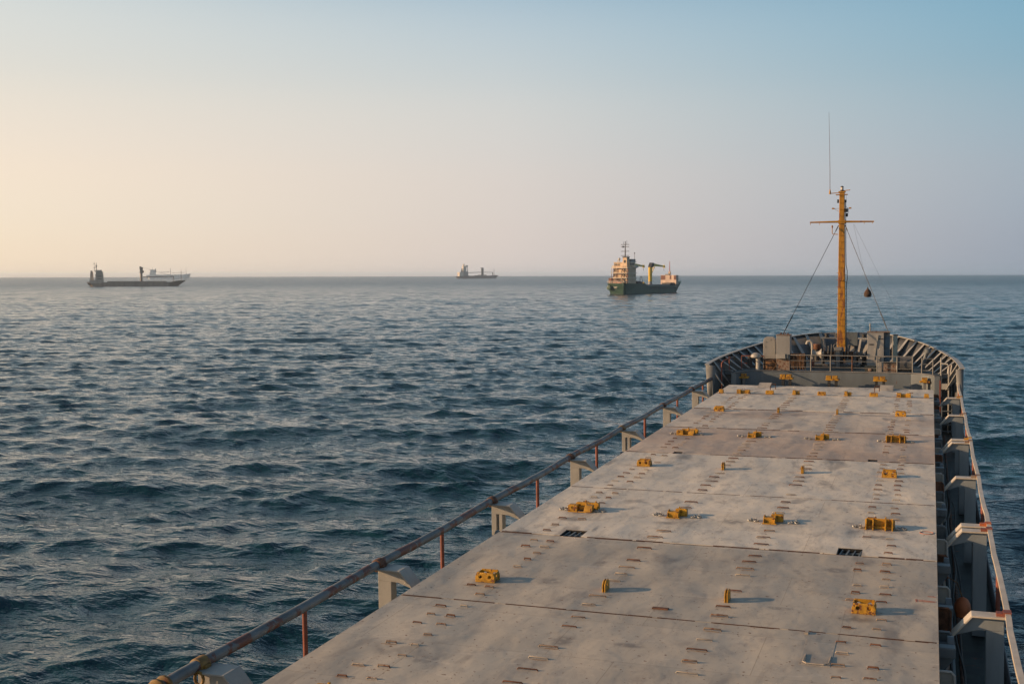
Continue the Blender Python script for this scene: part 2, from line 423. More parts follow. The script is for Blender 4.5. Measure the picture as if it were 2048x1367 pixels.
def build_sea():
    rng = np.random.default_rng(11)
    cx, cy = CAMP.x, CAMP.y
    az = np.radians(np.concatenate([np.arange(-90, -50, .4), np.arange(-50, 14, .095), np.arange(14, 50, .4), np.arange(50, 270, 4.0)]))
    rad = [3.0]
    while rad[-1] < HAZE_R:
        r = rad[-1]; rad.append(r * (1.014 if r < 26 else 1.0037 if r < 1400 else min(1.06, 1.0037 + (r - 1400) * 4e-6)))
    rad = np.array(rad); nr = len(rad); step = np.gradient(rad) / rad
    A, Rr = np.meshgrid(az, rad); step = np.repeat(step, az.size)
    X = (cx + Rr * np.sin(A)).ravel(); Y = (cy + Rr * np.cos(A)).ravel(); D = Rr.ravel()
    dx = np.zeros_like(X); dy = np.zeros_like(X); dz = np.zeros_like(X)
    main = math.radians(155)                         # the sea runs towards us and to starboard
    lam = np.exp(np.linspace(math.log(0.8), math.log(26), 100))
    lam *= np.exp(rng.normal(0, 0.03, lam.size))
    for l in lam:
        k = 2 * math.pi / l
        th = main + rng.normal(0, 0.36 if l > 5 else 0.75)
        slope = 0.051 * (1.0 if l < 2.6 else (2.6 / l) ** 0.72 if l < 9 else 0.409 * (9 / l) ** 1.0) * rng.uniform(0.6, 1.4)
        a = slope / k
        ph = rng.uniform(0, 2 * math.pi)
        loc = D * step
        fade = np.clip((l / loc - 1.2) / 1.2, 0, 1)
        sel = fade > 0
        if not sel.any(): continue
        kx, ky = k * math.sin(th), k * math.cos(th)
        p = kx * X[sel] + ky * Y[sel] + ph
        lee = np.clip((D[sel] - 35) / 80, 0, 1)          # calmer chop in the lee of the hull
        w = fade[sel] * a * ((0.66 + 0.34 * lee) if l < 5 else (0.84 + 0.16 * lee) if l < 8 else (1.2 - 0.2 * lee))
        # long-crested groups: amplitude wanders over the surface
        g = 0.75 + 0.45 * np.sin((kx * 0.13 - ky * 0.21) * X[sel] + (ky * 0.13 + kx * 0.21) * Y[sel] + ph * 3)
        w = w * g
        s_, c_ = np.sin(p), np.cos(p)
        dz[sel] += w * c_
        dx[sel] -= 0.85 * w * s_ * math.sin(th); dy[sel] -= 0.85 * w * s_ * math.cos(th)
    P = np.stack([X + dx, Y + dy, dz], 1).astype(np.float32)
    nc = az.size
    i = np.arange(nr - 1)[:, None] * nc; j = np.arange(nc)[None, :]; j1 = (j + 1) % nc
    F = np.stack([i + j, i + nc + j, i + nc + j1, i + j1], -1).reshape(-1, 4).astype(np.int32)
    F = np.ascontiguousarray(F[:, ::-1])
    me = bpy.data.meshes.new('sea')
    me.vertices.add(len(P)); me.vertices.foreach_set('co', P.ravel())
    me.loops.add(F.size); me.loops.foreach_set('vertex_index', F.ravel())
    me.polygons.add(len(F)); me.polygons.foreach_set('loop_start', np.arange(0, F.size, 4, dtype=np.int32))
    me.update(calc_edges=True); me.validate()
    if me.polygons[0].normal.z < 0: me.flip_normals()
    me.polygons.foreach_set('use_smooth', np.ones(len(me.polygons), dtype=bool))
    mt = bpy.data.materials.new('sea_water'); mt.use_nodes = True
    nt = mt.node_tree; L = nt.links.new; b = nt.nodes['Principled BSDF']
    b.inputs['Base Color'].default_value = (0.005, 0.036, 0.052, 1)
    b.inputs['IOR'].default_value = 1.333
    geo = nt.nodes.new('ShaderNodeNewGeometry')

    def noise(scale, s, d, rot, dist=0.0):
        mp = nt.nodes.new('ShaderNodeMapping'); mp.inputs['Scale'].default_value = scale; mp.inputs['Rotation'].default_value = (0, 0, rot)
        L(geo.outputs['Position'], mp.inputs[0])
        n = nt.nodes.new('ShaderNodeTexNoise'); n.inputs['Scale'].default_value = s; n.inputs['Detail'].default_value = d
        n.inputs['Roughness'].default_value = 0.62; n.inputs['Distortion'].default_value = dist; L(mp.outputs[0], n.inputs['Vector']); return n.outputs['Fac']
    vm = nt.nodes.new('ShaderNodeVectorMath'); vm.operation = 'DISTANCE'; L(geo.outputs['Position'], vm.inputs[0]); vm.inputs[1].default_value = (cx, cy, 0)

    def by_distance(d0, d1, v0, v1):
        mr = nt.nodes.new('ShaderNodeMapRange'); mr.interpolation_type = 'SMOOTHSTEP'; L(vm.outputs['Value'], mr.inputs[0])
        for i, v in enumerate((d0, d1, v0, v1)): mr.inputs[i + 1].default_value = v
        return mr.outputs[0]

    def vmath(op, a, c):
        n = nt.nodes.new('ShaderNodeVectorMath'); n.operation = op
        for i, v in enumerate((a, c)):
            if isinstance(v, tuple): n.inputs[i].default_value = v
            elif v is not None: L(v, n.inputs[i] if not (op == 'SCALE' and i == 1) else n.inputs['Scale'])
        return n.outputs[0]
    prev = None
    for (scale, s, d, rot, dist, amp) in (((0.5, 1, 1), 0.30, 4, R(24), 0.5, 0.45), ((0.5, 1, 1), 1.1, 4, R(18), 0.5, 0.20), ((0.6, 1, 1), 4.0, 3, R(30), 0.4, 0.045)):
        bp = nt.nodes.new('ShaderNodeBump'); bp.inputs['Distance'].default_value = amp; bp.inputs['Strength'].default_value = 1.0
        L(noise(scale, s, d, rot, dist), bp.inputs['Height'])
        if prev: L(prev, bp.inputs['Normal'])
        prev = bp.outputs[0]
    # slopes of the waves too small for the mesh, as a field of tilted facets, growing where the mesh coarsens
    acc = prev
    for (scale, s, w0, w1, d0, d1) in (((0.5, 1, 1), 0.085, 0.0, SEA_T[3], 900, 2500), ((0.55, 1, 1), 0.22, 0.0, SEA_T[0], 500, 1500), ((0.6, 1, 1), 0.75, 0.0, SEA_T[1], 150, 500), ((0.7, 1, 1), 2.6, 0.0, SEA_T[2], 60, 250)):
        mp = nt.nodes.new('ShaderNodeMapping'); mp.inputs['Scale'].default_value = scale; mp.inputs['Rotation'].default_value = (0, 0, R(22)); L(geo.outputs['Position'], mp.inputs[0])
        n = nt.nodes.new('ShaderNodeTexNoise'); n.inputs['Scale'].default_value = s; n.inputs['Detail'].default_value = 3; L(mp.outputs[0], n.inputs['Vector'])
        c = vmath('MULTIPLY', vmath('SUBTRACT', n.outputs['Color'], (0.5, 0.5, 0.5)), (1.0, 1.0, 0.0))
        acc = vmath('ADD', acc, vmath('SCALE', c, by_distance(d0, d1, w0, w1)))
    L(vmath('NORMALIZE', acc, None), b.inputs['Normal'])
    L(by_distance(250, 1600, 0.04, 0.27), b.inputs['Roughness'])
    me.materials.append(mt)
    o = bpy.data.objects.new('sea', me); COL.objects.link(o); o['kind'] = 'structure'


build_sea()


def build_haze():
    mb = MB().box(-HAZE_R * 1.1, HAZE_R * 1.1, -HAZE_R * 1.1, HAZE_R * 1.1, -9, 46)
    mt = bpy.data.materials.new('haze_air'); mt.use_nodes = True
    nt = mt.node_tree; nt.nodes.clear()
    out = nt.nodes.new('ShaderNodeOutputMaterial'); v = nt.nodes.new('ShaderNodeVolumePrincipled')
    v.inputs['Color'].default_value = (0.995, 0.99, 0.99, 1)
    v.inputs['Density'].default_value = HAZE
    v.inputs['Anisotropy'].default_value = 0.84
    nt.links.new(v.outputs[0], out.inputs['Volume'])
    o = bpy.data.objects.new('haze', mb.mesh('haze', mt)); COL.objects.link(o); o['kind'] = 'stuff'
    o.display_type = 'WIRE'


build_haze()

# ------------------------------------------------------------------ own ship: hull, forecastle, bulwark
DECK_Z = -2.2
FC_Z = 0.30
RIM = [(5.60, 35.4, .72), (5.52, 36.6, .80), (5.30, 38.4, .90), (4.75, 40.9, 1.05), (3.95, 43.7, 1.22), (2.75, 46.1, 1.40), (1.40, 47.6, 1.50), (0.0, 48.1, 1.53)]
DKE = [(5.46, 35.4), (5.30, 36.6), (4.95, 38.2), (4.28, 40.4), (3.38, 42.8), (2.20, 44.8), (1.05, 46.0), (0.0, 46.4)]


def cr(P, t):
    """catmull-rom through control tuples"""
    n = len(P) - 1; x = min(max(t, 0), 1) * n; i = min(int(x), n - 1); f = x - i
    p0, p1, p2, p3 = (np.array(P[max(0, min(n, k))], float) for k in (i - 1, i, i + 1, i + 2))
    return 0.5 * ((2 * p1) + (-p0 + p2) * f + (2 * p0 - 5 * p1 + 4 * p2 - p3) * f * f + (-p0 + 3 * p1 - 3 * p2 + p3) * f ** 3)


def rim(t):    # t in -1 (port, aft) .. 0 (stem) .. 1 (starboard, aft)
    p = cr(RIM, 1 - abs(t)); return Vector(((p[0] if t > 0 else -1.026 * p[0]), p[1], p[2]))


def dke(t):
    p = cr(DKE, 1 - abs(t)); return Vector((math.copysign(p[0], t) if t else 0, p[1], FC_Z))


ship = thing('cargo_ship', 'grey coaster seen from its own bridge, hull and raised forecastle around the hatch', 'ship', (0, 0, -5.6))
OFF = Vector((0, 0, 5.6))         # parts of the ship are written in hatch-top heights


def spart(name, mb, mat, smooth=False, bevel=0.0, label=None):
    return part(name, mb, mat, ship, smooth, bevel, label, off=OFF)


def build_hull():
    mb = MB()
    ts = np.linspace(-1, 1, 65)
    rings = []
    for t in ts:
        d = dke(t); w = Vector((d.x * 0.97, d.y - 0.35 - 1.6 * (1 - abs(t)) * 0.6, DECK_Z)); wl = Vector((d.x * 0.90, d.y - 0.9 - 2.8 * (1 - abs(t)), -5.7)); bt = Vector((d.x * 0.85, wl.y - 0.2, -7.4))
        rings.append([rim(t), d, w, wl, bt])
    n = len(ts); vs = [p for r in rings for p in r]
    fs = [(i * 5 + k, (i + 1) * 5 + k, (i + 1) * 5 + k + 1, i * 5 + k + 1) for i in range(n - 1) for k in range(4)]
    mb.add(vs, fs)
    for sgn in (-1, 1):      # parallel body, open-topped side plating aft of the forecastle
        a = [(sgn * 5.60, 35.4, -1.85), (sgn * 5.48, 35.4, DECK_Z), (sgn * 5.05, 34.6, -5.7), (sgn * 4.8, 34.3, -7.4)]
        c = [(sgn * 5.60, -34, -1.85), (sgn * 5.58, -34, DECK_Z), (sgn * 5.5, -34, -5.7), (sgn * 5.3, -34, -7.4)]
        mid = [(sgn * 5.60, 30.0, -1.85), (sgn * 5.58, 30.0, DECK_Z), (sgn * 5.45, 29.5, -5.7), (sgn * 5.2, 29.0, -7.4)]
        mb.add(a + mid + c, [(k, k + 1, 4 + k + 1, 4 + k) for k in range(3)] + [(4 + k, 4 + k + 1, 8 + k + 1, 8 + k) for k in range(3)])
        # end plate of the raised side
        mb.add([(sgn * 5.60 * (1.026 if sgn < 0 else 1), 35.4, .72), (sgn * 5.60, 35.4, -1.85), (sgn * 5.46, 35.38, -1.85), (sgn * 5.28, 35.38, .70)], [(0, 1, 2, 3)])
    mb.add([(-5.6, -34, -1.85), (5.6, -34, -1.85), (5.3, -34, -7.4), (-5.3, -34, -7.4)], [(0, 1, 2, 3)])
    mb.add([(-5.3, -34, -7.35), (5.3, -34, -7.35), (5.0, 34, -7.35), (-5.0, 34, -7.35)], [(0, 1, 2, 3)])
    o = spart('hull', mb, 'bulwark', smooth=True)
    so = o.modifiers.new('plate', 'SOLIDIFY'); so.thickness = 0.03; so.offset = 0
    # decks
    md = MB().box(-5.55, 5.55, -34, 37.6, DECK_Z - 0.06, DECK_Z)
    spart('main_deck', md, 'deckgreen')
    pl = [(-5.3, 37.0), (-4.70, 36.9), (-4.62, 36.0), (-4.42, 36.0), (-4.2, 36.55), (-3.85, 36.95), (-3.4, 37.15)]
    front = pl + [(0, 37.22)] + [(-x, y) for x, y in pl[::-1]]
    outer = [(dke(t).x * 0.995, dke(t).y) for t in np.linspace(0.96, -0.96, 41) if dke(t).y > 37.02]
    poly = front + outer
    fd = MB().prism(poly, 'z', FC_Z - 0.05, FC_Z)
    spart('forecastle_deck', fd, 'deckgreen')
    bk = MB()
    n = len(front)
    bk.add([(x, y - 0.03, DECK_Z) for x, y in front] + [(x, y - 0.03, FC_Z + 0.03) for x, y in front], [(i, i + 1, n + i + 1, n + i) for i in range(n - 1)])
    o = spart('forecastle_bulkhead', bk, 'bulkhead', smooth=False)
    so = o.modifiers.new('plate', 'SOLIDIFY'); so.thickness = 0.04; so.offset = 0
    lp = MB().tube([(x, y - 0.04, FC_Z + 0.03) for x, y in front], 0.035, 6)
    spart('deck_edge_bar', lp, 'grey', smooth=True)
    # rim cap
    cap = MB(); pts = []
    tt = [t for t in np.linspace(-1, 1, 97)]
    seg = [[t for t in tt if t <= -0.135], [t for t in tt if t >= 0.125]]
    for sg in seg:
        vs = []
        for t in sg:
            p = rim(t); q = dke(t); inn = Vector((q.x - p.x, q.y - p.y, 0)).normalized()
            a = p - inn * 0.05; c = p + inn * 0.16
            vs += [a + Vector((0, 0, .045)), c + Vector((0, 0, .045)), c + Vector((0, 0, 0.005)), a + Vector((0, 0, .005))]
        m = len(sg)
        cap.add(vs, [(i * 4 + k, i * 4 + (k + 1) % 4, i * 4 + 4 + (k + 1) % 4, i * 4 + 4 + k) for i in range(m - 1) for k in range(4)] + [(0, 1, 2, 3), tuple(range(4 * m - 4, 4 * m))])
    spart('bulwark_cap', cap, 'lightgrey')
    # bulwark stays: sloping web with a flat bar on its inner edge
    S = []
    acc = 0; last = rim(-0.985); S.append(-0.985)
    for t in np.linspace(-0.985, 0.985, 800):
        p = rim(t); acc += (p - last).length; last = p
        if acc > 0.98: S.append(t); acc = 0
    for t in S:
        if abs(t) < 0.04: continue
        p = rim(t); d = dke(t); inn = Vector((d.x - p.x, d.y - p.y, 0))
        inn = inn.normalized() if inn.length > 1e-3 else Vector((0, -1, 0))
        dt = 0.004; tang = (rim(min(1, t + dt)) - rim(max(-1, t - dt))); tang.z = 0; tang.normalize()
        top = p + inn * 0.13 + Vector((0, 0, 0.0)); run = 0.42 + 0.25 * (p.z - FC_Z)
        low = d + inn * run; zl = FC_Z
        if p.y < 37.3: low.z = FC_Z - 0.55
        th = tang * 0.012
        web = MB().add([top - th, top + th, p + th, p - th, d + th, d - th, low + th, low - th],
                       [(0, 1, 2, 3), (1, 6, 4, 2), (0, 3, 5, 7), (3, 2, 4, 5), (5, 4, 6, 7), (7, 6, 1, 0)])
        o = spart('bulwark_stay', web, 'bulwark')
        nrm = (low - top).cross(tang).normalized()
        fl = MB().beam(top + inn * 0.015, low + inn * 0.015, 0.19, 0.014, up=nrm)
        part('stay_flange', fl, 'lightgrey', o)
    # hatch coaming
    cw = MB().box(-4.12, 4.12, -33, 33.3, DECK_Z, -0.32)
    spart('hatch_coaming', cw, 'bluegrey')
    for sgn in (-1, 1):
        for y in np.arange(-6, 33, 1.52):
            st = MB().prism([(sgn * 4.12, DECK_Z), (sgn * 4.12, -0.5), (sgn * 4.36, -0.5), (sgn * 4.2, DECK_Z)], 'y', y, y + .03)
            if sgn > 0: spart('coaming_stay', st, 'bluegrey')
    # yellow container pedestals standing between hatch and forecastle
    for x, z in ((-4.10, .13), (-2.12, .12), (-0.03, .10), (2.07, .10), (4.0, .08)):
        pd = MB()
        wd = 0.30 if abs(x) < 4 else 0.22
        pd.box(x - wd, x + wd, 36.22, 36.62, z - .09, z - .02)
        for dx_ in ((-.18, .1) if abs(x) < 4 else (-.02,)):
            pd.box(x + dx_ - .11, x + dx_ + .13, 36.25, 36.5, z - .02, z + .13)
        o = spart('container_pedestal', pd, 'yellow', bevel=0.012)
        lg = MB()
        for dx_ in ((-.16, .16) if abs(x) < 4 else (0,)):
            lg.box(x + dx_ - .06, x + dx_ + .06, 36.3, 36.5, DECK_Z, z - .09)
        part('leg', lg, 'dark' if abs(x) < 4 else 'grey', o)
    # bow fairlead platforms
    for x0, x1, y0, m_ in ((-1.42, -0.32, 46.2, 'bulwark'), (0.55, 1.5, 46.0, 'lightgrey')):
        pf = MB().box(x0, x1, y0, y0 + 0.75, 1.28, 1.34)
        for xx in (x0 + .15, x1 - .15):
            pf.beam((xx, y0 + .05, 1.28), (xx * 0.8, y0 - .55, FC_Z), 0.1, 0.05)
        o = spart('fairlead_platform', pf, m_)
        for xx in (x0 + 0.3, x1 - 0.25):
            rl = MB().lathe([(.14, 1.34), (.14, 1.38), (.10, 1.40), (.10, 1.48), (.15, 1.50), (.15, 1.54)], (xx, y0 + 0.35, 0), 'z', 14)
            part('fairlead_roller', rl, 'dark', o, smooth=True)
    pf = MB().box(0.06, 0.50, 46.4, 46.7, 0.9, 1.62); spart('bow_box', pf, 'bluegrey')
    # side ladders from the main deck to the forecastle
    for sgn in (-1, 1):
        ld = MB()
        for xx in (4.72, 5.14):
            ld.beam((sgn * xx, 35.3, DECK_Z), (sgn * xx, 36.85, FC_Z), 0.04, 0.14)
        for k in range(9):
            f = (k + .5) / 9
            ld.box(min(sgn * 4.74, sgn * 5.12), max(sgn * 4.74, sgn * 5.12), 35.2 + 1.55 * f, 35.42 + 1.55 * f, DECK_Z + 2.5 * f, DECK_Z + 2.5 * f + .03)
        spart('deck_ladder', ld, 'bluegrey')
    # starboard alleyway pipework along the coaming
    for x, z, r_, m_ in ((4.42, -1.15, .05, 'rust'), (4.52, -1.62, .06, 'rustpaint'), (4.66, -1.95, .045, 'bluegrey'), (4.40, -0.80, .028, 'steel'), (4.82, -2.05, .04, 'rust')):
        spart('deck_pipe', MB().tube([(x, -20, z), (x, 34, z)], r_, 8), m_, smooth=True)
    for x, z0, ph in ((4.75, -1.5, 0.3), (4.86, -1.75, 1.4), (4.62, -1.3, 2.2)):
        pts = [(x + .06 * math.sin(y * .8 + ph), y, z0 + .12 * math.sin(y * 1.05 + ph * 2)) for y in np.arange(-6, 24, .5)]
        spart('hydraulic_hose', MB().tube(pts, .018, 6), 'black', smooth=True)


build_hull()

# ------------------------------------------------------------------ hatch covers
def fit_box(n_front=2):
    """open-topped four-plate container socket with lashing holes"""
    mb = MB(); w, d, h = 0.185, 0.13, 0.175
    out = [(-w, 0), (w, 0), (w, h * .55), (w - .03, h), (-w + .03, h), (-w, h * .55)]
    holes = [(-w * .48, h * .55, .032), (w * .48, h * .55, .032)]
    mb.plate(out, holes, 'y', -d - .01, -d + .014)
    mb.plate(out, holes, 'y', d - .014, d + .01)
    so = [(-d + .016, 0), (d - .016, 0), (d - .016, h * .9), (-d + .016, h * .9)]
    mb.plate(so, [(0, h * .55, .035)], 'x', -w + .012, -w + .036)
    mb.plate(so, [(0, h * .55, .035)], 'x', w - .036, w - .012)
    mb.box(-w + .04, w - .04, -d + .02, d - .02, 0.002, 0.02)
    return mb


def fit_tab():
    mb = MB()
    for x in (-.032, .010):
        mb.plate([(-.14, 0), (.14, 0), (.14, .13), (.07, .19), (-.07, .19), (-.14, .13)], [(0, .11, .03)], 'x', x, x + .022)
    mb.box(-.0099, .0099, -.1, .1, 0, .08)
    return mb


def fit_bridge(k):
    """double socket where two container ends meet"""
    mb = MB()
    if k == 'wide':
        mb.plate([(-.30, 0), (.30, 0), (.30, .16), (.26, .19), (-.26, .19), (-.30, .16)], [(-.17, .11, .03), (.17, .11, .03)], 'y', .10, .13)
        mb.box(-.30, .30, .13, .24, .012, .15)
        for x in (-.27, -.13, .12, .26): mb.prism([(-.20, 0), (.10, 0), (.10, .18), (.02, .18), (-.20, .05)], 'x', x - .015, x + .015)
        mb.box(-.29, .29, -.06, .10, .001, .05)
        mb.box(-.10, -.07, .14, .17, .15, .22); mb.box(.10, .13, .14, .17, .15, .22)
    elif k == 'pair':
        mb.plate([(-.20, 0), (.34, 0), (.34, .15), (.31, .17), (-.17, .17), (-.20, .15)], [(-.10, .1, .026), (.22, .1, .026)], 'y', .12, .145)
        mb.box(-.19, .33, .146, .28, 0, .15); mb.prism([(.09, 0), (.12, 0), (.12, .18), (.09, .09)], 'x', .04, .06)
        mb.box(.0, .035, .18, .22, .15, .205); mb.box(.24, .275, .18, .22, .15, .195)
        mb.plate([(-.32, 0), (-.10, 0), (-.10, .14), (-.14, .155), (-.28, .155), (-.32, .13)], [(-.21, .09, .028)], 'y', -.13, -.108)
        mb.box(-.31, -.11, -.107, .06, 0, .145); mb.frustum((.06, .26, -.17, .04, 0), (.09, .26, -.13, .04, .15))
        mb.box(-.08, .05, -.02, .10, .03, .10); mb.box(-.30, .24, -.2, -.172, 0, .02)
    else:
        mb.plate([(-.06, 0), (.20, 0), (.20, .14), (.17, .165), (-.04, .165), (-.06, .15)], [(.07, .1, .024)], 'y', .05, .072)
        mb.box(-.05, .19, .073, .21, 0, .15); mb.prism([(-.19, 0), (.045, 0), (.045, .15), (-.09, .15), (-.19, .08)], 'x', -.20, -.175)
        mb.prism([(-.19, 0), (.045, 0), (.045, .15), (-.09, .15), (-.19, .08)], 'x', .03, .055); mb.box(-.174, .029, -.15, .03, 0, .125)
        mb.box(.01, .04, .1, .14, .15, .20); mb.box(-.22, .09, -.24, -.2, 0, .018)
    return mb


def shackle(mb, c, r=.05, a=0.0):
    mb.tube([(c[0] + r * 1.4 * math.cos(t) * math.cos(a) - r * math.sin(t) * math.sin(a), c[1] + r * 1.4 * math.cos(t) * math.sin(a) + r * math.sin(t) * math.cos(a), c[2] + .012 * math.sin(3 * t)) for t in np.linspace(0, 2 * math.pi, 12, endpoint=False)], .014, 6, closed=True)


def chainset():
    mb = MB()
    for s in (-1, 1):
        for q in range(3):
            shackle(mb, (s * (.36 + .07 * q), (-.06, .03, -.02)[q], .025 + .012 * (q % 2)), .035 + .012 * (q == 1), .5 * q)
    return mb


ME = {}
ME['box'] = fit_box().mesh('container_socket', 'yellow')
ME['tab'] = fit_tab().mesh('container_socket', 'yellow')
for k in ('wide', 'pair', 'single'): ME[k] = fit_bridge(k).mesh('container_socket', 'yellow')
ME['chain'] = [q.mesh('shackle', 'steel', True) for q in pieces(chainset())]


def cleat(w):
    mb = MB()
    mb.tube([(-w, 0, -.004), (-w * .92, 0, .026), (w * .92, 0, .026), (w, 0, -.004)], .013, 6)
    return mb


CL = {}
for w in (.085, .15):
    for m in ('rust', 'rustpaint', 'barpaint'):
        CL[w, m] = cleat(w).mesh('foot_bar', m, True)
RUST_SHADE = []  # rust patches, also painting the shadow tails of the foot bars
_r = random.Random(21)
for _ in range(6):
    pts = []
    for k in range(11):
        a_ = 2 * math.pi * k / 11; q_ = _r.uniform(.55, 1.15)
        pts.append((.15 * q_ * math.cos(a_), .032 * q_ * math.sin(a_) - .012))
    RUST_SHADE.append(MB().prism(pts, 'z', -.004, .0015).mesh('rust_shade', 'rustshade'))

SEAM = [-7.0, -1.27, 3.65, 8.80, 14.46, 19.85, 25.00, 30.16, 33.62]
GAP = {-1.27: .03, 3.65: .06, 8.80: .03, 14.46: .06, 19.85: .08, 25.00: .14, 30.16: .07}
LABELS = ['grey hatch cover closest to the camera, with the raised square lid and rusty foot bars',
          'grey hatch cover with two yellow sockets and two narrow yellow tabs, behind the square-lidded one',
          'grey hatch cover with big chained yellow double sockets, just past two dark hinge pockets',
          'plain pale hatch cover with small yellow boxes and tabs, before the tan rust-washed cover',
          'tan rust-washed hatch cover carrying yellow double sockets in mid ship',
          'short smudged hatch cover just before the widest dark seam, its port edge lifted',
          'narrow pale hatch cover between the widest dark seam and the row of nine yellow blocks',
          'foremost hatch cover, with raised lips at its front edge facing the forecastle']
rs = random.Random(5)
HM = ['hatch', 'hatch', 'hatch_pale', 'hatch_pale', 'hatch_tan', 'hatch_smudged', 'hatch_pale', 'hatch_pale']
WIDE = (-1.27, 3.65, 8.80, 14.46, 19.85, 25.00, 30.16)
for i in range(8):
    y0, y1 = SEAM[i], SEAM[i + 1]
    g0, g1 = GAP.get(y0, .02) / 2, GAP.get(y1, .02) / 2
    hc = thing('hatch_cover', LABELS[i], 'hatch cover', (0, (y0 + y1) / 2, -0.30), group='hatch covers over the hold')
    yc = (y0 + y1) / 2; h = (y1 - y0) / 2
    Lo = Vector((0, -yc, 0.30))
    pockets = [(x, ys) for ys in (3.65, 14.46) for x in ((-2.81, 2.77) if ys < 5 else (-2.80, 2.72)) if abs(ys - y0) < .1]
    mb = MB()
    X0, X1 = -4.36, 4.36
    ya, yb = y0 + g0 - yc, y1 - g1 - yc
    zt = 0.30
    n = 14
    # the slab, with pocket notches cut in its aft edge, plating a little wavy between stiffeners
    big = 0.23 if y0 < 5 else 0.13
    dep = 0.52 if y0 < 5 else 0.3
    cuts = sorted([(x - big, x + big) for x, _ in pockets])
    xs = [X0] + [c for p in cuts for c in p] + [X1]
    if cuts:
        poly = [(X0, ya)]
        for a, c in cuts: poly += [(a, ya), (a, ya + dep), (c, ya + dep), (c, ya)]
        poly += [(X1, ya), (X1, yb), (X0, yb)]
    else:
        poly = [(X0, ya), (X1, ya), (X1, yb), (X0, yb)]
    if i == 7:
        poly = [(X0, ya), (X1, ya), (X1, yb - .32), (2.82, yb - .30), (2.80, yb), (-2.5, yb), (-2.52, yb - .02), (X0, yb)]
    mb.prism(poly, 'z', 0.0, zt)
    part('panel', mb, HM[i], hc)
    for ye, on in ((ya, y0 in WIDE), (yb, y1 in WIDE)):     # rusted lip of the wide joints
        if on:
            lipm = MB(); xx = -4.33
            while xx < 4.3:
                w = rs.uniform(.25, 1.1); xe = min(4.33, xx + w)
                if rs.random() < .9 and not any(a - .05 < xe and xx < c + .05 for a, c in (cuts if ye == ya else [])):
                    e = rs.uniform(.004, .02) if GAP.get(y0 if ye == ya else y1, .02) < .05 else rs.uniform(.01, .035); lipm.box(xx, xe, ye - .002 if ye == ya else ye - e, ye + e if ye == ya else ye + .002, zt - .1, zt + .003)
                xx = xe + rs.uniform(.0, .3)
            each('rusty_lip', lipm, 'rustdark', hc)
    for (x, ys) in pockets:     # hinge gear lying in the pocket
        pk = MB().box(x - big + .005, x + big - .005, ya - .02, ya + dep - .005, .04, .06)
        e_ = .012; xa_, xb_, yb_ = x - big + .002, x + big - .002, ya + dep - .002
        pk.box(xa_, xa_ + e_, ya, yb_, .06, .296).box(xb_ - e_, xb_, ya, yb_, .06, .296).box(xa_ + e_, xb_ - e_, yb_ - e_, yb_, .06, .296)  # black lining put in to darken walls the sun would light
        o = part('hinge_pocket', pk, 'black', hc)
        hg = MB()
        for q in range(4):
            xx = x - big + .06 + q * (2 * big - .1) / 3
            hg.beam((xx - .02, ya + .03, .24), (xx + .03, ya + dep - .05, .26), .02 + .012 * (q % 2), .04)
        hg.tube([(x - big + .03, ya + dep * .5, .23), (x + big - .03, ya + dep * .6, .25)], .02, 6)
        each('hinge_gear', hg, 'bluegrey', o)
    # yellow fittings
    rows = []
    for rk in range(-1, 6):
        yr = rk * 6.1 - (0.08 if rk == 3 else 0)
        if y0 <= yr < y1: rows.append((rk, yr))
    occupied = []
    for rk, yr in rows:
        if rk % 2 == 0:
            kinds = [(-3.24, 'box'), (-1.05, 'tab'), (1.05, 'tab'), (3.24, 'box')]
        else:
            kinds = [(-3.24, 'pair'), (-1.05, 'single'), (1.05, 'single'), (3.24, 'wide')]
        if rk == 5: kinds = []
        for x, k in kinds:
            if rk == -1 and x > -3: continue
            o = part('container_socket', ME[k], None, hc, bevel=0.006, off=(x, yr - yc, zt))
            if rk % 2:
                for q in ME['chain']: part('shackle', q, None, o)
            occupied.append((x, yr, .45 if rk % 2 else .3))
    if i == 7:
        for (x, wide) in ((-4.15, 0), (-3.22, 2), (-2.12, 1), (-1.06, 3), (0.0, 1), (1.02, 3), (2.06, 1), (3.22, 2), (4.09, 0)):
            bl = MB()
            if wide == 2:
                bl.box(-.27, -.10, -.09, .12, 0, .17); bl.box(-.10, .10, -.02, .12, 0, .13); bl.box(.10, .27, -.06, .14, 0, .16)
            elif wide == 3:
                bl.frustum((-.13, .03, -.1, .12, 0), (-.11, .01, -.08, .1, .19)); bl.box(.03, .16, -.04, .14, 0, .15)
            elif wide == 1:
                bl.plate([(-.17, 0), (.17, 0), (.17, .12), (.14, .16), (-.14, .16), (-.17, .12)], [(-.08, .09, .02), (.08, .09, .02)], 'y', -.06, -.04); bl.box(-.16, .16, -.04, .12, 0, .14)
            else:
                bl.frustum((-.10, .10, -.1, .1, 0), (-.08, .08, -.08, .08, .16))
            part('container_socket', bl, 'yellow', hc, bevel=0.008, off=(x, 30.30 - yc, zt))
        for x in (-2.30, 2.02):
            lo = MB().tube([(0, -.3, 0), (0, -.3, .14), (.02, 0, .22), (.18, .02, .22), (.18, .02, 0)], .02, 6)
            part('grab_loop', lo, 'rust', hc, smooth=True, off=(x, 32.2 - yc, zt))
        for x0, x1 in ((-2.95, -2.42), (2.2, 2.75)):
            wd = MB().prism([(0, .0), (1.0, .0), (1.0, .14), (.7, .16)], 'x', x0, x1)
            part('raised_lip', wd, 'hatch', hc, off=(0, 32.55 - yc, zt))
    # foot bars in six columns
    yy = y0 + .35
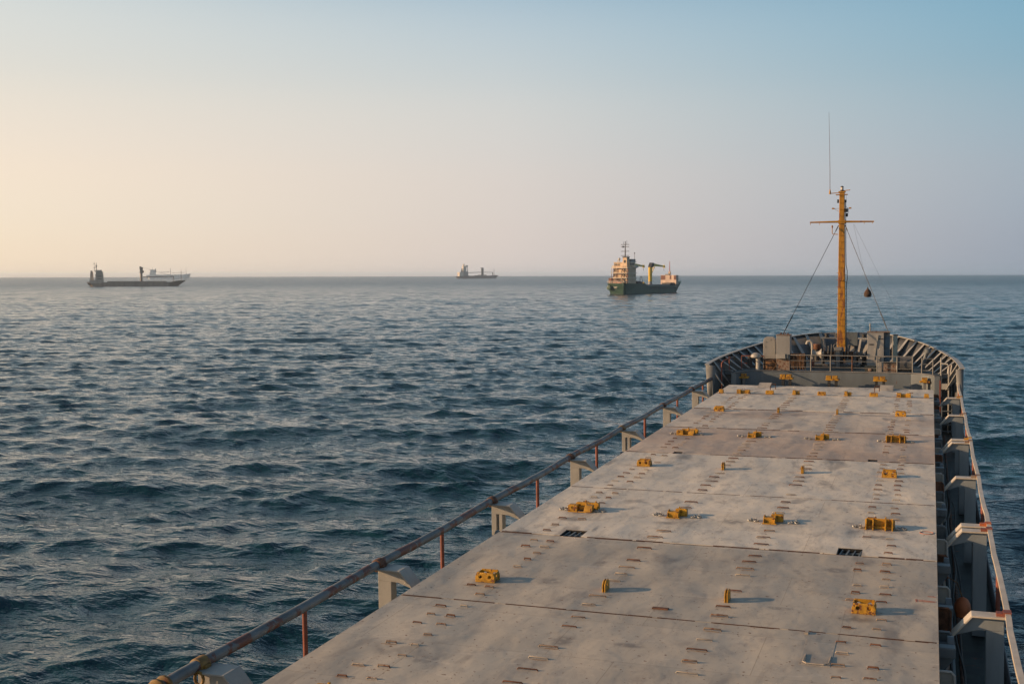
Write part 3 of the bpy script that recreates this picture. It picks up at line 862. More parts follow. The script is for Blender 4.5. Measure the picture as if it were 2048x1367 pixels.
    while yy < y1 - .3:
        for x, w in ((-3.42, .085), (-3.02, .085), (-1.06, .15), (1.06, .15), (3.02, .085), (3.5, .085)):
            if any(abs(x - ox) < .42 and abs(yy - oy) < r_ for ox, oy, r_ in occupied): continue
            if any(abs(x - px) < .3 and yy < y0 + .55 for px, _ in pockets): continue
            if i == 7 and yy > 32: continue
            u_ = rs.random(); m = 'rust' if u_ < .38 else ('rustpaint' if u_ < .72 else 'barpaint')
            if rs.random() < .12: continue
            o = part('foot_bar', CL[w, m], None, hc, off=(x + rs.uniform(-.03, .03), yy - yc + rs.uniform(-.04, .04), zt))
            o.rotation_euler.z = rs.uniform(-.06, .06); o.scale = (rs.uniform(.72, 1.1), 1, rs.uniform(.7, 1.15))
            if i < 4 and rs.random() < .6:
                part('rust_shade', rs.choice(RUST_SHADE), None, o, off=(rs.uniform(-.03, .06), rs.uniform(-.04, .0), .0))
        yy += .50 if i < 2 else .60
    # arms and rollers overhanging the side
    for sgn, ys in [(1, y0 + .35)] + ([(1, yc)] if i in (0, 1, 4) else []) + [(-1, y0 + .1)]:
        if sgn < 0 and i not in (2, 4): continue
        am = MB()
        xa, xb = (4.36, 4.60) if sgn > 0 else (-4.62, -4.36)
        am.box(xa, xb, ys - yc - .10, ys - yc + .10, .0, .16)
        am.prism([(xa, 0), (xb, 0), (xa, -.35)] if sgn > 0 else [(xb, 0), (xa, 0), (xb, -.35)], 'y', ys - yc - .02, ys - yc + .02)
        o = part('roller_arm', am, 'bluegrey', hc, bevel=0.015)
        ro = MB().lathe([(.06, 0), (.13, .01), (.13, .1), (.06, .11)], (xb - .12 if sgn > 0 else xa, ys - yc + .34, .08), 'x', 14)
        ro.cyl((xa, ys - yc + .34, .08), (xb, ys - yc + .34, .08), .035, 8)
        part('roller', ro, 'bluegrey', o, smooth=True)
    for q, ye in enumerate(np.arange(y0 + .9, y1 - .4, 1.3)):
        hk = MB().tube([(4.36, ye - yc, .20), (4.52, ye - yc, .20), (4.56, ye - yc, .15), (4.56, ye - yc, -.25)], .022, 6)
        hk.box(4.37, 4.54, ye - yc + .03, ye - yc + .05, -.3, .17)
        if q % 2 == 0: hk.lathe([(.05, 0), (.09, .01), (.09, .06), (.05, .07)], (4.5, ye - yc + .16, -.02), 'x', 10)
        each('side_cleat', hk, ('lightgrey', 'bluegrey', 'rust')[(q + i) % 3], hc, smooth=True)
    if i == 0:
        ld = MB()
        ld.box(2.50, 2.93, -2.78 - yc, -1.62 - yc, zt, zt + .004)
        o = part('square_lid', ld, 'hatch', hc, bevel=0.003)
        fr = MB()
        fr.tube([(2.56, -2.35 - yc, zt + .015), (2.55, -2.70 - yc, zt + .02), (2.60, -2.76 - yc, zt + .02), (2.84, -2.76 - yc, zt + .02), (2.90, -2.70 - yc, zt + .02), (2.91, -2.35 - yc, zt + .012)], .010, 6)
        fr.box(2.45, 2.50, -1.42 - yc, -1.32 - yc, zt, zt + .03)
        each('lid_frame', fr, 'barpaint', o, smooth=True)
    if i == 1:
        pm = MB()
        zz = zt + .0025
        def stroke(a, c, w=.03): pm.beam((a[0], a[1] - yc, zz), (c[0], c[1] - yc, zz), w, .003)
        stroke((4.02, .98), (4.03, .82)); stroke((4.03, .95), (4.33, .90)); stroke((4.06, .86), (4.30, .88)); stroke((4.2, 1.2), (4.33, 1.19))
        each('painted_mark', pm, 'redmark', hc)
        so = MB().box(-.05, .22, -.83 - yc, -.74 - yc, zt, zt + .02)
        part('rusty_patch', so, 'rust', hc, bevel=.005)
    if i == 2:
        pm = MB().tube([(4.17 + .13 * math.cos(t), 5.95 - yc + .12 * math.sin(t), zt + .001) for t in np.linspace(0, 2 * math.pi, 18, endpoint=False)], .012, 4, closed=True)
        part('painted_mark', pm, 'redmark', hc)
    if i in (5, 6):    # worn rubber and rust packing in the wide seam
        pk = MB().box(-4.33, 4.3, (y1 if i == 5 else y0) - yc - .03, (y1 if i == 5 else y0) - yc + .03, .05, .22)
        if i == 5: part('seam_packing', pk, 'rust', hc)

# ------------------------------------------------------------------ side railings
def bracket(sgn, twin):
    """inverted-L stay; local x runs inboard from the rail"""
    web = MB(); s = -sgn

    def fx(x): return s * x
    w = .14 if sgn < 0 else .10
    arch = [(0, -.03), (.47, -.03), (.74, -.345), (.70, -.345), (.42, -.25), (.24, -.24), (0.0, -.24)]
    web.prism([(fx(x), z) for x, z in arch], 'y', -w * .8, w * .8)
    if twin:
        web.prism([(fx(0.0), -.24), (fx(.12), -.24), (fx(.12), DECK_Z), (fx(0.0), DECK_Z)], 'y', -w * .8, w * .8)
        web.prism([(fx(.19), -.24), (fx(.27), -.24), (fx(.27), DECK_Z), (fx(.19), DECK_Z)], 'y', -w * .8, w * .8)
    else:
        web.prism([(fx(0.0), -.24), (fx(.27), -.24), (fx(.27), DECK_Z), (fx(0.0), DECK_Z)], 'y', -w * .8, w * .8)
    fl = MB()
    q = [(-.02, 0), (.49, 0), (.79, -.36)]
    t = .03
    fl.prism([(fx(-.02), 0), (fx(.485), 0), (fx(.78), -.345), (fx(.745), -.36), (fx(.47), -t), (fx(-.02), -t)], 'y', -w * 1.5, w * 1.5)
    return web, fl


def build_rail(sgn):
    X = 5.47 if sgn < 0 else 5.38
    zr = .09 if sgn < 0 else 0.06
    lab = ('port side railing with thick grey pipe, red posts and rusty clamps above the sea' if sgn < 0 else
           'starboard railing with a dented sunlit flat rail above the dark side passage')
    th = thing('deck_railing', lab, 'railing', (sgn * X, 0, DECK_Z))
    o_ = Vector((0, 0, -DECK_Z))
    rr = random.Random(3)
    if sgn < 0:
        ys = np.arange(-12, 35.3, .75)
        mb = MB().tube([(.012 * math.sin(y * .9) + rr.uniform(-.007, .007), y, zr + .012 * math.sin(y * 1.03 + 1) + rr.uniform(-.007, .007)) for y in ys], .083, 12)
        part('rail_pipe', mb, 'rail', th, smooth=True, off=o_)
    else:
        ys = np.arange(-12, 35.3, .6)
        vs = []
        for y in ys:
            dx = .010 * math.sin(y * 1.1) + rr.uniform(-.006, .006); dz = rr.uniform(-.012, .012)
            vs += [(dx - .042, y, zr + dz + .03), (dx + .042, y, zr + dz + .03), (dx + .042, y, zr + dz - .04), (dx - .042, y, zr + dz - .04)]
        m = len(ys)
        mb = MB().add(vs, [(i * 4 + k, i * 4 + (k + 1) % 4, i * 4 + 4 + (k + 1) % 4, i * 4 + 4 + k) for i in range(m - 1) for k in range(4)] + [(0, 1, 2, 3), tuple(range(4 * m - 4, 4 * m))])
        part('flat_rail', mb, 'litrail', th, off=o_)
    posts = (-8.6, -2.66, 3.15, 9.50, 15.26, 21.77, 27.53, 33.2)
    pm = MB().tube([(0, 0, DECK_Z), (0, 0, zr - .05)], .042, 10).mesh('post', 'redoxide', True)
    for y in posts: part('post', pm, None, th, off=o_ + Vector((rr.uniform(-.02, .02), y, 0)))
    bys = [(-5.55, 0), (0.12, 0), (6.09, 1), (12.44, 0), (18.36, 1), (24.7, 0), (30.49, 0)] if sgn < 0 else \
          [(-5.6, 0), (0.33, 0), (6.35, 0), (6.85, 0), (12.5, 0), (18.45, 0), (19.05, 0), (24.9, 0), (30.3, 0)]
    meshes = {}
    for tw in (0, 1):
        w_, f_ = bracket(sgn, tw)
        meshes[tw] = (w_.mesh('bracket', 'lightgrey' if sgn < 0 else 'bracketshade'), f_.mesh('bracket_flange', 'lightgrey' if sgn < 0 else 'litrail'))
    for k, (y, tw) in enumerate(bys):
        b = part('bracket', meshes[tw][0], None, th, off=o_ + Vector((-sgn * .04, y, zr - .03)), bevel=.008)
        part('bracket_flange', meshes[tw][1], None, b, bevel=.006)
        yellow = (sgn > 0 and k in (6, 8)) or (sgn < 0 and k in (0, 4))
        c = MB()
        if sgn < 0: c.lathe([(.10, -.11), (.115, -.1), (.115, .1), (.10, .11)], (0, y, zr), 'y', 12)
        else: c.box(-.06, .06, y - .09, y + .09, zr - .055, zr + .045)
        c.box(-.10 if sgn < 0 else -.16, -.06 if sgn > 0 else .14, y - .07, y + .07, zr - .10, zr + .02)
        part('rail_clamp', c, ('rustyellow' if sgn < 0 else 'yellow') if yellow else ('rust' if sgn < 0 else ('orange' if k == 3 else ('redoxide' if k in (1, 2) else 'rustpaint'))), th, smooth=True, off=o_, label='yellow clamp' if yellow else None)
    if sgn < 0:
        sk = MB()
        for y in (-6.55, -6.4): sk.lathe([(.12, -.03), (.14, -.02), (.14, .02), (.12, .03)], (0.02, y, zr), 'y', 12)
        sk.tube([(.12 + .07 * math.cos(t), -5.75, zr - .12 + .09 * math.sin(t)) for t in np.linspace(0, 2 * math.pi, 12, endpoint=False)], .022, 6, closed=True)
        each('lashing_ring', sk, 'rustyellow', th, smooth=True, off=o_)


build_rail(-1)
build_rail(1)

# ------------------------------------------------------------------ foremast and rigging
fm = thing('foremast', 'rust streaked yellow foremast with a crossyard and whip antenna on the forecastle', 'mast', (-0.10, 43.0, FC_Z))
mo = Vector((0, 0, -FC_Z))
mb = MB().frustum((-.215, .215, -.20, .20, FC_Z), (-.125, .125, -.12, .12, 9.02))
part('pole', mb, 'mastyellow', fm, off=mo, bevel=.02)
mb = MB().frustum((-.02, .02, -.235, -.205, 1.0), (-.012, .012, -.155, -.12, 8.9))
rungs = MB()
for z in np.arange(1.2, 8.9, .33):
    f = (z - FC_Z) / 8.72; w = .215 - .09 * f; y = -(.20 - .08 * f)
    rungs.tube([(-w * .8, y, z), (-w * .8, y - .05, z), (w * .8, y - .05, z), (w * .8, y, z)], .009, 5)
each('ladder_rung', rungs, 'mastyellow', fm, smooth=True, off=mo)
pegs = MB()
for z in np.arange(2.0, 5.2, .36):
    f = (z - FC_Z) / 8.72; w = .215 - .09 * f
    pegs.tube([(-w, 0, z), (-w - .09, 0, z)], .012, 5); pegs.tube([(w, 0, z - .1), (w + .07, 0, z - .1)], .012, 5)
each('side_peg', pegs, 'mastyellow', fm, off=mo)
yd = MB().tube([(-1.58, -.14, 7.50), (-.1, -.16, 7.50), (1.58, -.14, 7.47)], [.035, .055, .035], 8)
for x in (-1.56, -1.1, 1.1, 1.5): yd.tube([(x, -.14, 7.48), (x, -.14, 7.36)], .012, 5)
yd.box(-.17, .17, -.2, .14, 7.40, 7.58)
part('yard', yd, 'mastyellow', fm, smooth=True, off=mo)
pl = MB().box(-.30, .27, -.18, .18, 8.86, 8.90); pl.tube([(.1, 0, 9.08), (.40, -.05, 9.10)], .022, 6); pl.box(-.17, .17, -.16, .16, 8.98, 9.05)
part('top_platform', pl, 'mastyellow', fm, off=mo)
lp = MB().lathe([(.05, 9.05), (.10, 9.07), (.10, 9.10), (.07, 9.12)], (0, 0, 0), 'z', 12)
o = part('masthead_lamp', lp, 'dark', fm, smooth=True, off=mo)
part('lamp_lens', MB().lathe([(.065, 9.12), (.075, 9.15), (.075, 9.24), (.06, 9.26)], (0, 0, 0), 'z', 12), 'lampglass', o, smooth=True)
part('lamp_cap', MB().lathe([(.08, 9.26), (.08, 9.29), (.03, 9.32)], (0, 0, 0), 'z', 12), 'dark', o, smooth=True)
an = MB().tube([(-.08, 0, 8.98), (-.58, 0, 8.96)], .022, 6); an.lathe([(.05, 8.92), (.05, 9.04), (.02, 9.18)], (-.60, 0, 0), 'z', 10)
o = part('antenna_arm', an, 'mastyellow', fm, smooth=True, off=mo)
part('whip_antenna', MB().tube([(-.60, 0, 9.1), (-.605, 0, 10.2), (-.63, 0, 11.6), (-.665, 0, 13.1)], [.015, .013, .010, .006], 6), 'rust', o, smooth=True)
ar = MB()
for s in (-1, 1):
    ar.tube([(s * .14, 0, 8.18), (s * .42, 0, 8.18)], .008, 5); ar.box(s * .42 - .08, s * .42 + .04, -.05, .05, 8.15, 8.22); ar.tube([(s * .40, 0, 8.18), (s * .15, 0, 8.02)], .008, 5)
part('lamp_bracket', ar, 'mastyellow', fm, off=mo)
ho = MB().lathe([(.06, 7.98), (.09, 8.0), (.09, 8.14), (.05, 8.16)], (.21, -.02, 0), 'z', 10); ho.lathe([(.05, 7.75), (.07, 7.78), (.07, 7.9), (.05, 7.93)], (.23, -.02, 0), 'z', 10)
ho.box(.14, .22, -.03, .03, 8.48, 8.62); ho.box(-.24, -.15, -.03, .03, 8.46, 8.64)
part('signal_lamp', ho, 'dark', fm, smooth=True, off=mo)
pk = MB().tube([(-.2, -.02, 6.86), (-.45, -.02, 6.88), (-.48, -.02, 6.95), (-.48, -.02, 7.2)], .022, 6); pk.lathe([(.03, 7.2), (.045, 7.24), (.03, 7.33)], (-.48, -.02, 0), 'z', 8)
part('pipe_elbow', pk, 'mastyellow', fm, smooth=True, off=mo)
cb = MB().tube([(.16, -.03, 8.6), (.19, -.04, 7.7), (.20, -.04, 6.2), (.215, -.03, 5.3), (.27, -.03, 5.0), (.28, -.03, 4.6), (.24, -.03, 4.3), (.235, -.03, 2.5), (.25, -.03, .5)], .018, 6)
cb.tube([(.18, .02, 8.3), (.33, .02, 8.1), (.28, .02, 7.8)], .008, 5)
cb.tube([(.2, 0, 8.85), (.2, 0, 8.2)], .007, 5)
part('cable', cb, 'dark', fm, smooth=True, off=mo)
bo = MB().box(-.05, .16, -.30, -.21, 4.5, 5.05); bo.box(-.10, .02, -.26, -.19, 4.6, 4.95)
part('cable_box', bo, 'mastyellow', fm, off=mo, bevel=.01)
for xx, yy, zz in ((-2.36, -5.2, 1.98), (2.36, -2.75, 2.06)):     # the shrouds end on the two lockers
    a = Vector((-.17 if xx < 0 else .17, -.05, 7.30)); c = Vector((xx + (-.02 if xx < 0 else .02), yy, zz))
    st = MB().tube([a, a.lerp(c, .82)], .014, 6)
    st.tube([a, a.lerp(c, .05)], .026, 6)
    o = part('shroud', st, 'wire', fm, smooth=True, off=mo)
    tb = MB().tube([a.lerp(c, .82), a.lerp(c, .84), a.lerp(c, .90), a.lerp(c, .92), a.lerp(c, 1.0)], [.014, .028, .02, .028, .014], 7)
    part('turnbuckle', tb, 'dark', o, smooth=True)
hy = MB().tube([(.58, -.14, 7.36), (1.0, .6, 5.2), (1.24, .95, 4.12)], .0045, 5)
hy.tube([(.60, -.14, 7.36), (1.9, .6, 4.55), (2.5, 1.2, 3.2), (2.9, 1.8, 2.0)], .0045, 5)
part('halyard', hy, 'steel', fm, off=mo)

ball = thing('signal_shape', 'rusty brown pear shaped signal ball hanging right of the mast', 'signal ball', (1.14, 43.95, 3.6))
mb = MB().lathe([(.03, 0), (.15, .02), (.185, .09), (.195, .18), (.17, .27), (.11, .36), (.045, .44), (.02, .52)], (0, 0, 0), 'z', 18)
part('ball_body', mb, 'ropedark', ball, smooth=True)
part('seam_band', MB().lathe([(.188, .10), (.2, .11), (.2, .13), (.19, .14)], (0, 0, 0), 'z', 18), 'dark', ball, smooth=True)

# ------------------------------------------------------------------ forecastle gear
def local(name, label, cat, x, y, z=FC_Z, rz=0, group=None): return thing(name, label, cat, (x, y, z), rz, group)


t = local('locker', 'tall grey locker with rounded top and rivets, left of the boxy one', 'locker', -3.14, 38.5)
prof = [(-.31, 0), (.31, 0), (.31, 1.38), (.26, 1.52), (.16, 1.58), (-.16, 1.58), (-.26, 1.52), (-.31, 1.38)]
part('body', MB().prism(prof, 'y', -.25, .25), 'locker', t, bevel=.015)
part('door', MB().prism([(x * .86, .1 + z * .9) for x, z in prof], 'y', -.265, -.251), 'locker', t, bevel=.004)
kn = MB()
for x, z in ((-.2, 1.35), (.22, 1.1), (.22, .5), (-.24, 1.1), (0.02, 1.45)): kn.lathe([(.025, -.30), (.025, -.262)], (x, 0, z), 'y', 8)
each('bolt', kn, 'lightgrey', t)

t = local('locker', 'square grey locker with a lit junction box, mast stay fixed on its top', 'locker', -2.39, 37.72)
part('body', MB().box(-.34, .30, -.18, .5, 0, 1.70), 'locker', t, bevel=.015)
part('top_plate', MB().box(-.37, .33, -.21, .53, 1.703, 1.73), 'rustpaint', t, bevel=.006)
jb = MB().box(-.35, .10, -.36, -.185, .60, .82)
o = part('junction_box', jb, 'lightgrey', t, bevel=.012)
part('box_end', MB().box(.105, .24, -.33, -.185, .61, .80), 'bluegrey', o, bevel=.01)
part('lower_panel', MB().box(-.33, .28, -.195, -.182, .03, .58), 'rustpaint', t)
part('stay_eye', MB().tube([(.02 + .05 * math.cos(a), .1, 1.77 + .05 * math.sin(a)) for a in np.linspace(0, 2 * math.pi, 10, endpoint=False)], .018, 6, closed=True).box(-.2, -.12, .05, .15, 1.73, 1.8).box(.14, .2, .05, .15, 1.73, 1.8), 'rust', t)

t = local('locker', 'large grey locker with slanted handrail and pink rusty top, right of the mast', 'locker', 1.72, 40.0)
part('body', MB().box(-.39, .38, 0, .7, 0, 1.72), 'locker', t, bevel=.015)
part('top_plate', MB().box(-.41, .66, -.03, .75, 1.723, 1.75), 'rustpaint', t, bevel=.006)
part('side_body', MB().box(.385, .64, .2, .7, 0.2, 1.70), 'bluegrey', t, bevel=.012)
part('door_bar', MB().beam((.10, -.03, 1.6), (-.08, -.03, .4), .05, .04, up=(0, 1, 0)), 'lightgrey', t)
part('vent_slot', MB().box(.12, .35, -.012, .0, 1.38, 1.43).box(-.3, -.1, -.012, 0, 1.1, 1.16), 'dark', t)
part('side_hatch', MB().box(.40, .62, .185, .199, .95, 1.5).box(.40, .62, .185, .199, .3, .9), 'bluepaint', t, bevel=.01)
part('aerial_stub', MB().tube([(-.28, .3, 1.75), (-.28, .3, 2.15)], .03, 8).lathe([(.06, 2.02), (.06, 2.06)], (-.28, .3, 0), 'z', 8), 'steel', t, smooth=True)

t = local('control_post', 'narrow grey control post with two small boxes at the railing', 'control post', 2.0, 37.72)
part('column', MB().box(-.09, .09, 0, .16, 0, 1.08), 'locker', t, bevel=.012)
part('control_box', MB().box(-.10, .10, -.07, -.002, .70, 1.1), 'locker', t, bevel=.01)
part('switch_box', MB().box(-.11, .0, -.12, -.002, .52, .67), 'lightgrey', t, bevel=.008)

t = local('vent_column', 'slim blue ventilation column behind the large grey locker', 'vent column', 2.58, 42.0)
part('shaft', MB().box(-.10, .10, -.1, .1, 0, 1.46), 'bluepaint', t, bevel=.01)
part('cap', MB().box(-.13, .14, -.13, .13, 1.463, 1.50), 'dark', t, bevel=.01)
part('conduit', MB().tube([(-.14, -.05, 0), (-.14, -.05, 1.4)], .02, 6), 'lightgrey', t)

t = local('steel_crate', 'rusty orange steel box with dark lid by the hose reel', 'crate', 2.46, 37.55)
part('box', MB().box(-.28, .28, 0, .4, 0, .42), 'rustpaint', t, bevel=.015)
part('lid', MB().box(-.30, .30, -.02, .42, .423, .48), 'dark', t, bevel=.01)
part('bag', MB().lathe([(.02, 0), (.06, .03), (.06, .2), (.02, .24)], (.31, .05, .12), 'z', 8), 'white', t, smooth=True)

t = local('hose_reel', 'grey drum wound with rope in vertical bands beside the rusty box', 'reel', 3.13, 37.85)
pr = []
for k in range(12):
    h = -.31 + k * .62 / 12; pr += [(.345, h), (.37, h + .018), (.345, h + .045)]
part('wound_rope', MB().lathe(pr, (0, 0, .39), 'x', 22), 'grey', t, smooth=True)
for s in (-1, 1): part('flange', MB().lathe([(.05, s * .32), (.40, s * .32), (.40, s * .34), (.05, s * .34)], (0, 0, .40), 'x', 22), 'bluegrey', t)
part('stand', MB().box(-.37, -.345, -.1, .1, 0, .4).box(.345, .37, -.1, .1, 0, .4), 'grey', t)

t = local('rope_coil', 'brown mooring rope coil lying below the tall rounded locker', 'rope coil', -3.02, 37.85)
cp = []
for k in range(5):
    r = .33 - .012 * (k % 2); z = .06 + k * .105
    part('rope_turn', MB().tube([(r * math.cos(a), r * .8 * math.sin(a), z + .012 * math.sin(2 * a + k)) for a in np.linspace(0, 2 * math.pi, 24, endpoint=False)], .055, 7, closed=True), 'rope' if k % 2 else 'ropedark', t, smooth=True)
part('rope_core', MB().lathe([(.28, .0), (.29, .25), (.27, .48), (.1, .5)], (0, 0, 0), 'z', 14), 'ropedark', t, smooth=True)
part('rope_end', MB().tube([(.1, -.3, .5), (.3, -.34, .3), (.12, -.38, .02)], .02, 6), 'rope', t, smooth=True)

t = local('rope_hank', 'brown ropes hanging in loops on the railing beside the square locker', 'ropes', -1.72, 37.62)
part('rack_bar', MB().tube([(-.36, 0, .82), (.36, 0, .82)], .025, 6).tube([(-.36, 0, 0), (-.36, 0, .82)], .02, 6).tube([(.36, 0, 0), (.36, 0, .82)], .02, 6), 'dark', t)
rr = random.Random(8)
for k in range(11):
    x = -.30 + k * .06; w = rr.uniform(.015, .04); l = rr.uniform(.05, .16)
    part('rope_loop', MB().tube([(x, -.05, .84), (x - w, -.07, .5), (x - w, -.05, l + .1), (x, 0, l), (x + w, .05, l + .1), (x + w, .05, .6), (x, .03, .84)], .028, 6), ('rope', 'ropedark')[rr.random() < .55], t, smooth=True)

t = local('vent_pipe', 'white mushroom headed gooseneck vent by the red handrail', 'vent', -3.62, 37.6)
part('stem', MB().tube([(.02, 0, 0), (.02, 0, .35), (.0, 0, .68)], [.12, .11, .1], 12), 'lightgrey', t, smooth=True)
part('hood', MB().lathe([(.24, .62), (.27, .66), (.24, .76), (.12, .84), (.02, .86)], (-.08, 0, 0), 'z', 16), 'lightgrey', t, smooth=True)
t = local('vent_pipe', 'grey hooked gooseneck vent pipe against the port bulwark', 'vent', -1.62, 43.2)
part('stem', MB().tube([(.05, 0, 0), (.05, 0, .8), (.02, 0, .98), (-.08, 0, 1.06), (-.2, 0, 1.02), (-.25, 0, .88)], .075, 10), 'lightgrey', t, smooth=True)
part('flange', MB().lathe([(.11, .3), (.11, .34)], (.05, 0, 0), 'z', 12), 'grey', t)
t = local('vent_pipe', 'blue grey gooseneck vent standing at the starboard bulwark', 'vent', 4.05, 38.7)
part('stem', MB().tube([(-.15, 0, 0), (-.12, 0, .4), (0, 0, .85), (.1, 0, .95)], [.09, .09, .09, .1], 10), 'bluegrey', t, smooth=True)
part('hood', MB().lathe([(.09, -.02), (.15, 0), (.15, .16), (.08, .2)], (.06, 0, .86), 'z', 12), 'bluegrey', t, smooth=True)
t = local('mushroom_vent', 'dark rusty capped vent left of the windlass', 'vent', -1.33, 43.0)
part('stem', MB().lathe([(.13, 0), (.13, .62)], (0, 0, 0), 'z', 12), 'dark', t, smooth=True)
part('cap', MB().lathe([(.17, .64), (.18, .66), (.18, .90), (.16, .92)], (0, 0, 0), 'z', 14), 'rust', t, smooth=True)

# windlass
t = local('windlass', 'dark anchor windlass with drums and warping head at the mast foot', 'windlass', -0.1, 40.3)
part('bedplate', MB().box(-1.1, 1.1, -.4, .45, 0, .16), 'machine', t, bevel=.02)
for x0, x1, r_ in ((-.62, -.12, .30), (.28, .78, .30)):
    o = part('drum', MB().lathe([(.2, x0), (.2, x1)], (0, .05, .56), 'x', 18), 'ropedark', t, smooth=True)
    part('drum_flange', MB().lathe([(.05, x0 - .03), (.42, x0 - .03), (.42, x0), (.05, x0)], (0, .05, .56), 'x', 20), 'machine', o, smooth=True)
    part('drum_flange', MB().lathe([(.05, x1), (.42, x1), (.42, x1 + .03), (.05, x1 + .03)], (0, .05, .56), 'x', 20), 'machine', o, smooth=True)
part('warping_head', MB().lathe([(.20, -1.22), (.19, -1.20), (.12, -1.1), (.11, -.98), (.14, -.88), (.24, -.80), (.25, -.76)], (0, .05, .62), 'x', 18), 'lightgrey', t, smooth=True)
part('warping_head', MB().lathe([(.24, .90), (.22, .93), (.13, 1.0), (.12, 1.1), (.2, 1.2)], (0, .05, .6), 'x', 18), 'machine', t, smooth=True)
part('gearbox', MB().box(-.08, .24, -.28, .38, .16, .94), 'machine', t, bevel=.03)
part('motor', MB().lathe([(.1, -.5), (.17, -.48), (.17, -.1), (.1, -.08)], (.08, 0, .66), 'y', 14), 'machine', t, smooth=True)
part('brake_wheel', MB().tube([(-.02 + .14 * math.cos(a), -.44, 1.02 + .14 * math.sin(a)) for a in np.linspace(0, 2 * math.pi, 16, endpoint=False)], .014, 6, closed=True).tube([(-.02, -.44, 1.02), (-.02, -.1, .9)], .02, 6), 'grey', t, smooth=True)
part('control_stand', MB().box(-.02, .16, -.75, -.6, 0, .85).box(-.10, .26, -.80, -.55, .85, 1.0), 'grey', t, bevel=.015)
lv = MB()
for x, z in ((-.45, 1.05), (-.3, 1.12), (.5, 1.1), (.36, 1.0)): lv.tube([(x, -.2, .3), (x + .04, -.3, z)], .02, 6)
each('brake_lever', lv, 'grey', t, smooth=True)
part('pawl_frame', MB().box(-.75, -.66, -.35, .35, .16, .7).box(.82, .9, -.35, .35, .16, .72).beam((-.7, -.34, .3), (.85, -.34, .3), .07, .07), 'machine', t, bevel=.01)
part('oil_tray', MB().box(-1.1, -.7, -.75, -.45, 0, .1).box(.4, 1.0, -.8, -.5, 0, .08), 'deckgreen', t)
t = local('chain_stopper', 'red painted chain stopper at the windlass warping head', 'stopper', -1.25, 39.5)
part('body', MB().box(-.1, .1, -.1, .1, 0, .42), 'redoxide', t, bevel=.02); part('pin', MB().tube([(-.13, 0, .34), (.13, 0, .34)], .04, 8), 'rust', t)
for k, (x, y, lab) in enumerate(((0.95, 40.9, 'pair of dark bollards behind the windlass, right of the mast'), (-4.05, 39.3, 'pair of dark bollards at the port bulwark behind the red handrail'))):
    t = local('bollard', lab, 'bollard', x, y, group='mooring bollards')
    part('base', MB().box(-.34, .34, -.18, .18, 0, .08), 'dark', t, bevel=.01)
    for s in (-1, 1): part('post', MB().lathe([(.13, .08), (.11, .14), (.11, .48), (.14, .50), (.14, .55), (.1, .57)], (s * .19, 0, 0), 'z', 14), 'dark', t, smooth=True)
t = local('deck_bench', 'low mossy green wooden platform in front of the large locker', 'platform', 1.62, 37.75)
part('top', MB().box(-.30, .30, 0, .45, .2, .27), 'deckgreen', t, bevel=.01); part('frame', MB().box(-.29, .29, .02, .05, 0, .2).box(-.29, .29, .4, .43, 0, .2), 'deckgreen', t)
part('rusty_disc', MB().lathe([(.05, -.02), (.09, 0)], (-.05, -.0, .1), 'y', 10), 'rustpaint', t)

# railing along the forecastle edge
t = local('deck_railing', 'grey three bar railing along the forecastle edge in front of the windlass', 'railing', 0, 37.35)
RX0, RX1 = -2.05, 3.46
for z, r_ in ((.78, .022), (.52, .012), (.22, .012)):
    part('top_rail' if z > .7 else 'mid_rail', MB().tube([(RX0, 0, z), (0, 0, z), (1.9, 0, z - .01), (RX1, .0, z - .01)], r_, 8), 'railgrey', t, smooth=True)
for x in (-1.10, -.20, .78, 1.9, 2.78, RX1): part('post', MB().tube([(x, 0, 0), (x, 0, .78)], .028, 8), 'rust' if abs(x - .78) < .01 else 'railgrey', t, smooth=True, label='rusty post' if abs(x - .78) < .01 else None)
t = local('deck_railing', 'short grey gate frame with two bars right of the hose reel', 'railing', 4.1, 36.95)
part('frame', MB().tube([(-.24, 0, 0), (-.24, 0, .74), (.24, 0, .72), (.24, 0, 0)], .026, 8), 'railgrey', t, smooth=True)
part('mid_rail', MB().tube([(-.24, 0, .48), (.24, 0, .46)], .014, 6).tube([(-.24, 0, .18), (.24, 0, .17)], .014, 6), 'railgrey', t)
t = thing('handrail', 'tall bent grey handrail at the starboard ladder with a red foot', 'handrail', (4.78, 36.0, DECK_Z))
part('tall_post', MB().tube([(-.10, .1, 1.6), (-.10, .1, 3.35)], .035, 8), 'lightgrey', t, smooth=True)
part('bent_rail', MB().tube([(-.08, 0, 3.10), (.16, -.1, 3.08), (.22, -.12, 3.0), (.22, -.12, 0)], .032, 8), 'lightgrey', t, smooth=True)
part('red_foot', MB().box(-.17, -.11, -.05, .02, .9, 2.35), 'redoxide', t)
part('step_plate', MB().box(-.08, .18, -.1, .1, 1.95, 2.2), 'lightgrey', t)
t = local('handrail', 'red oxide handrail frame beside the white mushroom vent', 'handrail', -3.9, 38.0)
part('frame', MB().tube([(-.56, 0, 0), (-.56, 0, .66), (.52, 0, .66), (.52, 0, 0)], .028, 8), 'redoxide', t, smooth=True)
part('brace', MB().tube([(-.56, 0, .3), (-.3, 0, .3)], .015, 6), 'redoxide', t)
t = local('handrail', 'red handrail running up the port ladder inside the bulwark', 'handrail', -5.0, 36.0)
part('lower_rail', MB().tube([(-.02, -.5, -1.4), (-.02, -.45, .5), (.06, -.4, .6), (.3, 0.2, .72)], .03, 8), 'redoxide', t, smooth=True)
part('upper_rail', MB().tube([(.12, .3, .66), (.4, 1.4, .72)], .022, 8), 'grey', t, smooth=True)
part('post', MB().tube([(.12, .9, 0), (.12, .9, .7)], .022, 8), 'redoxide', t)
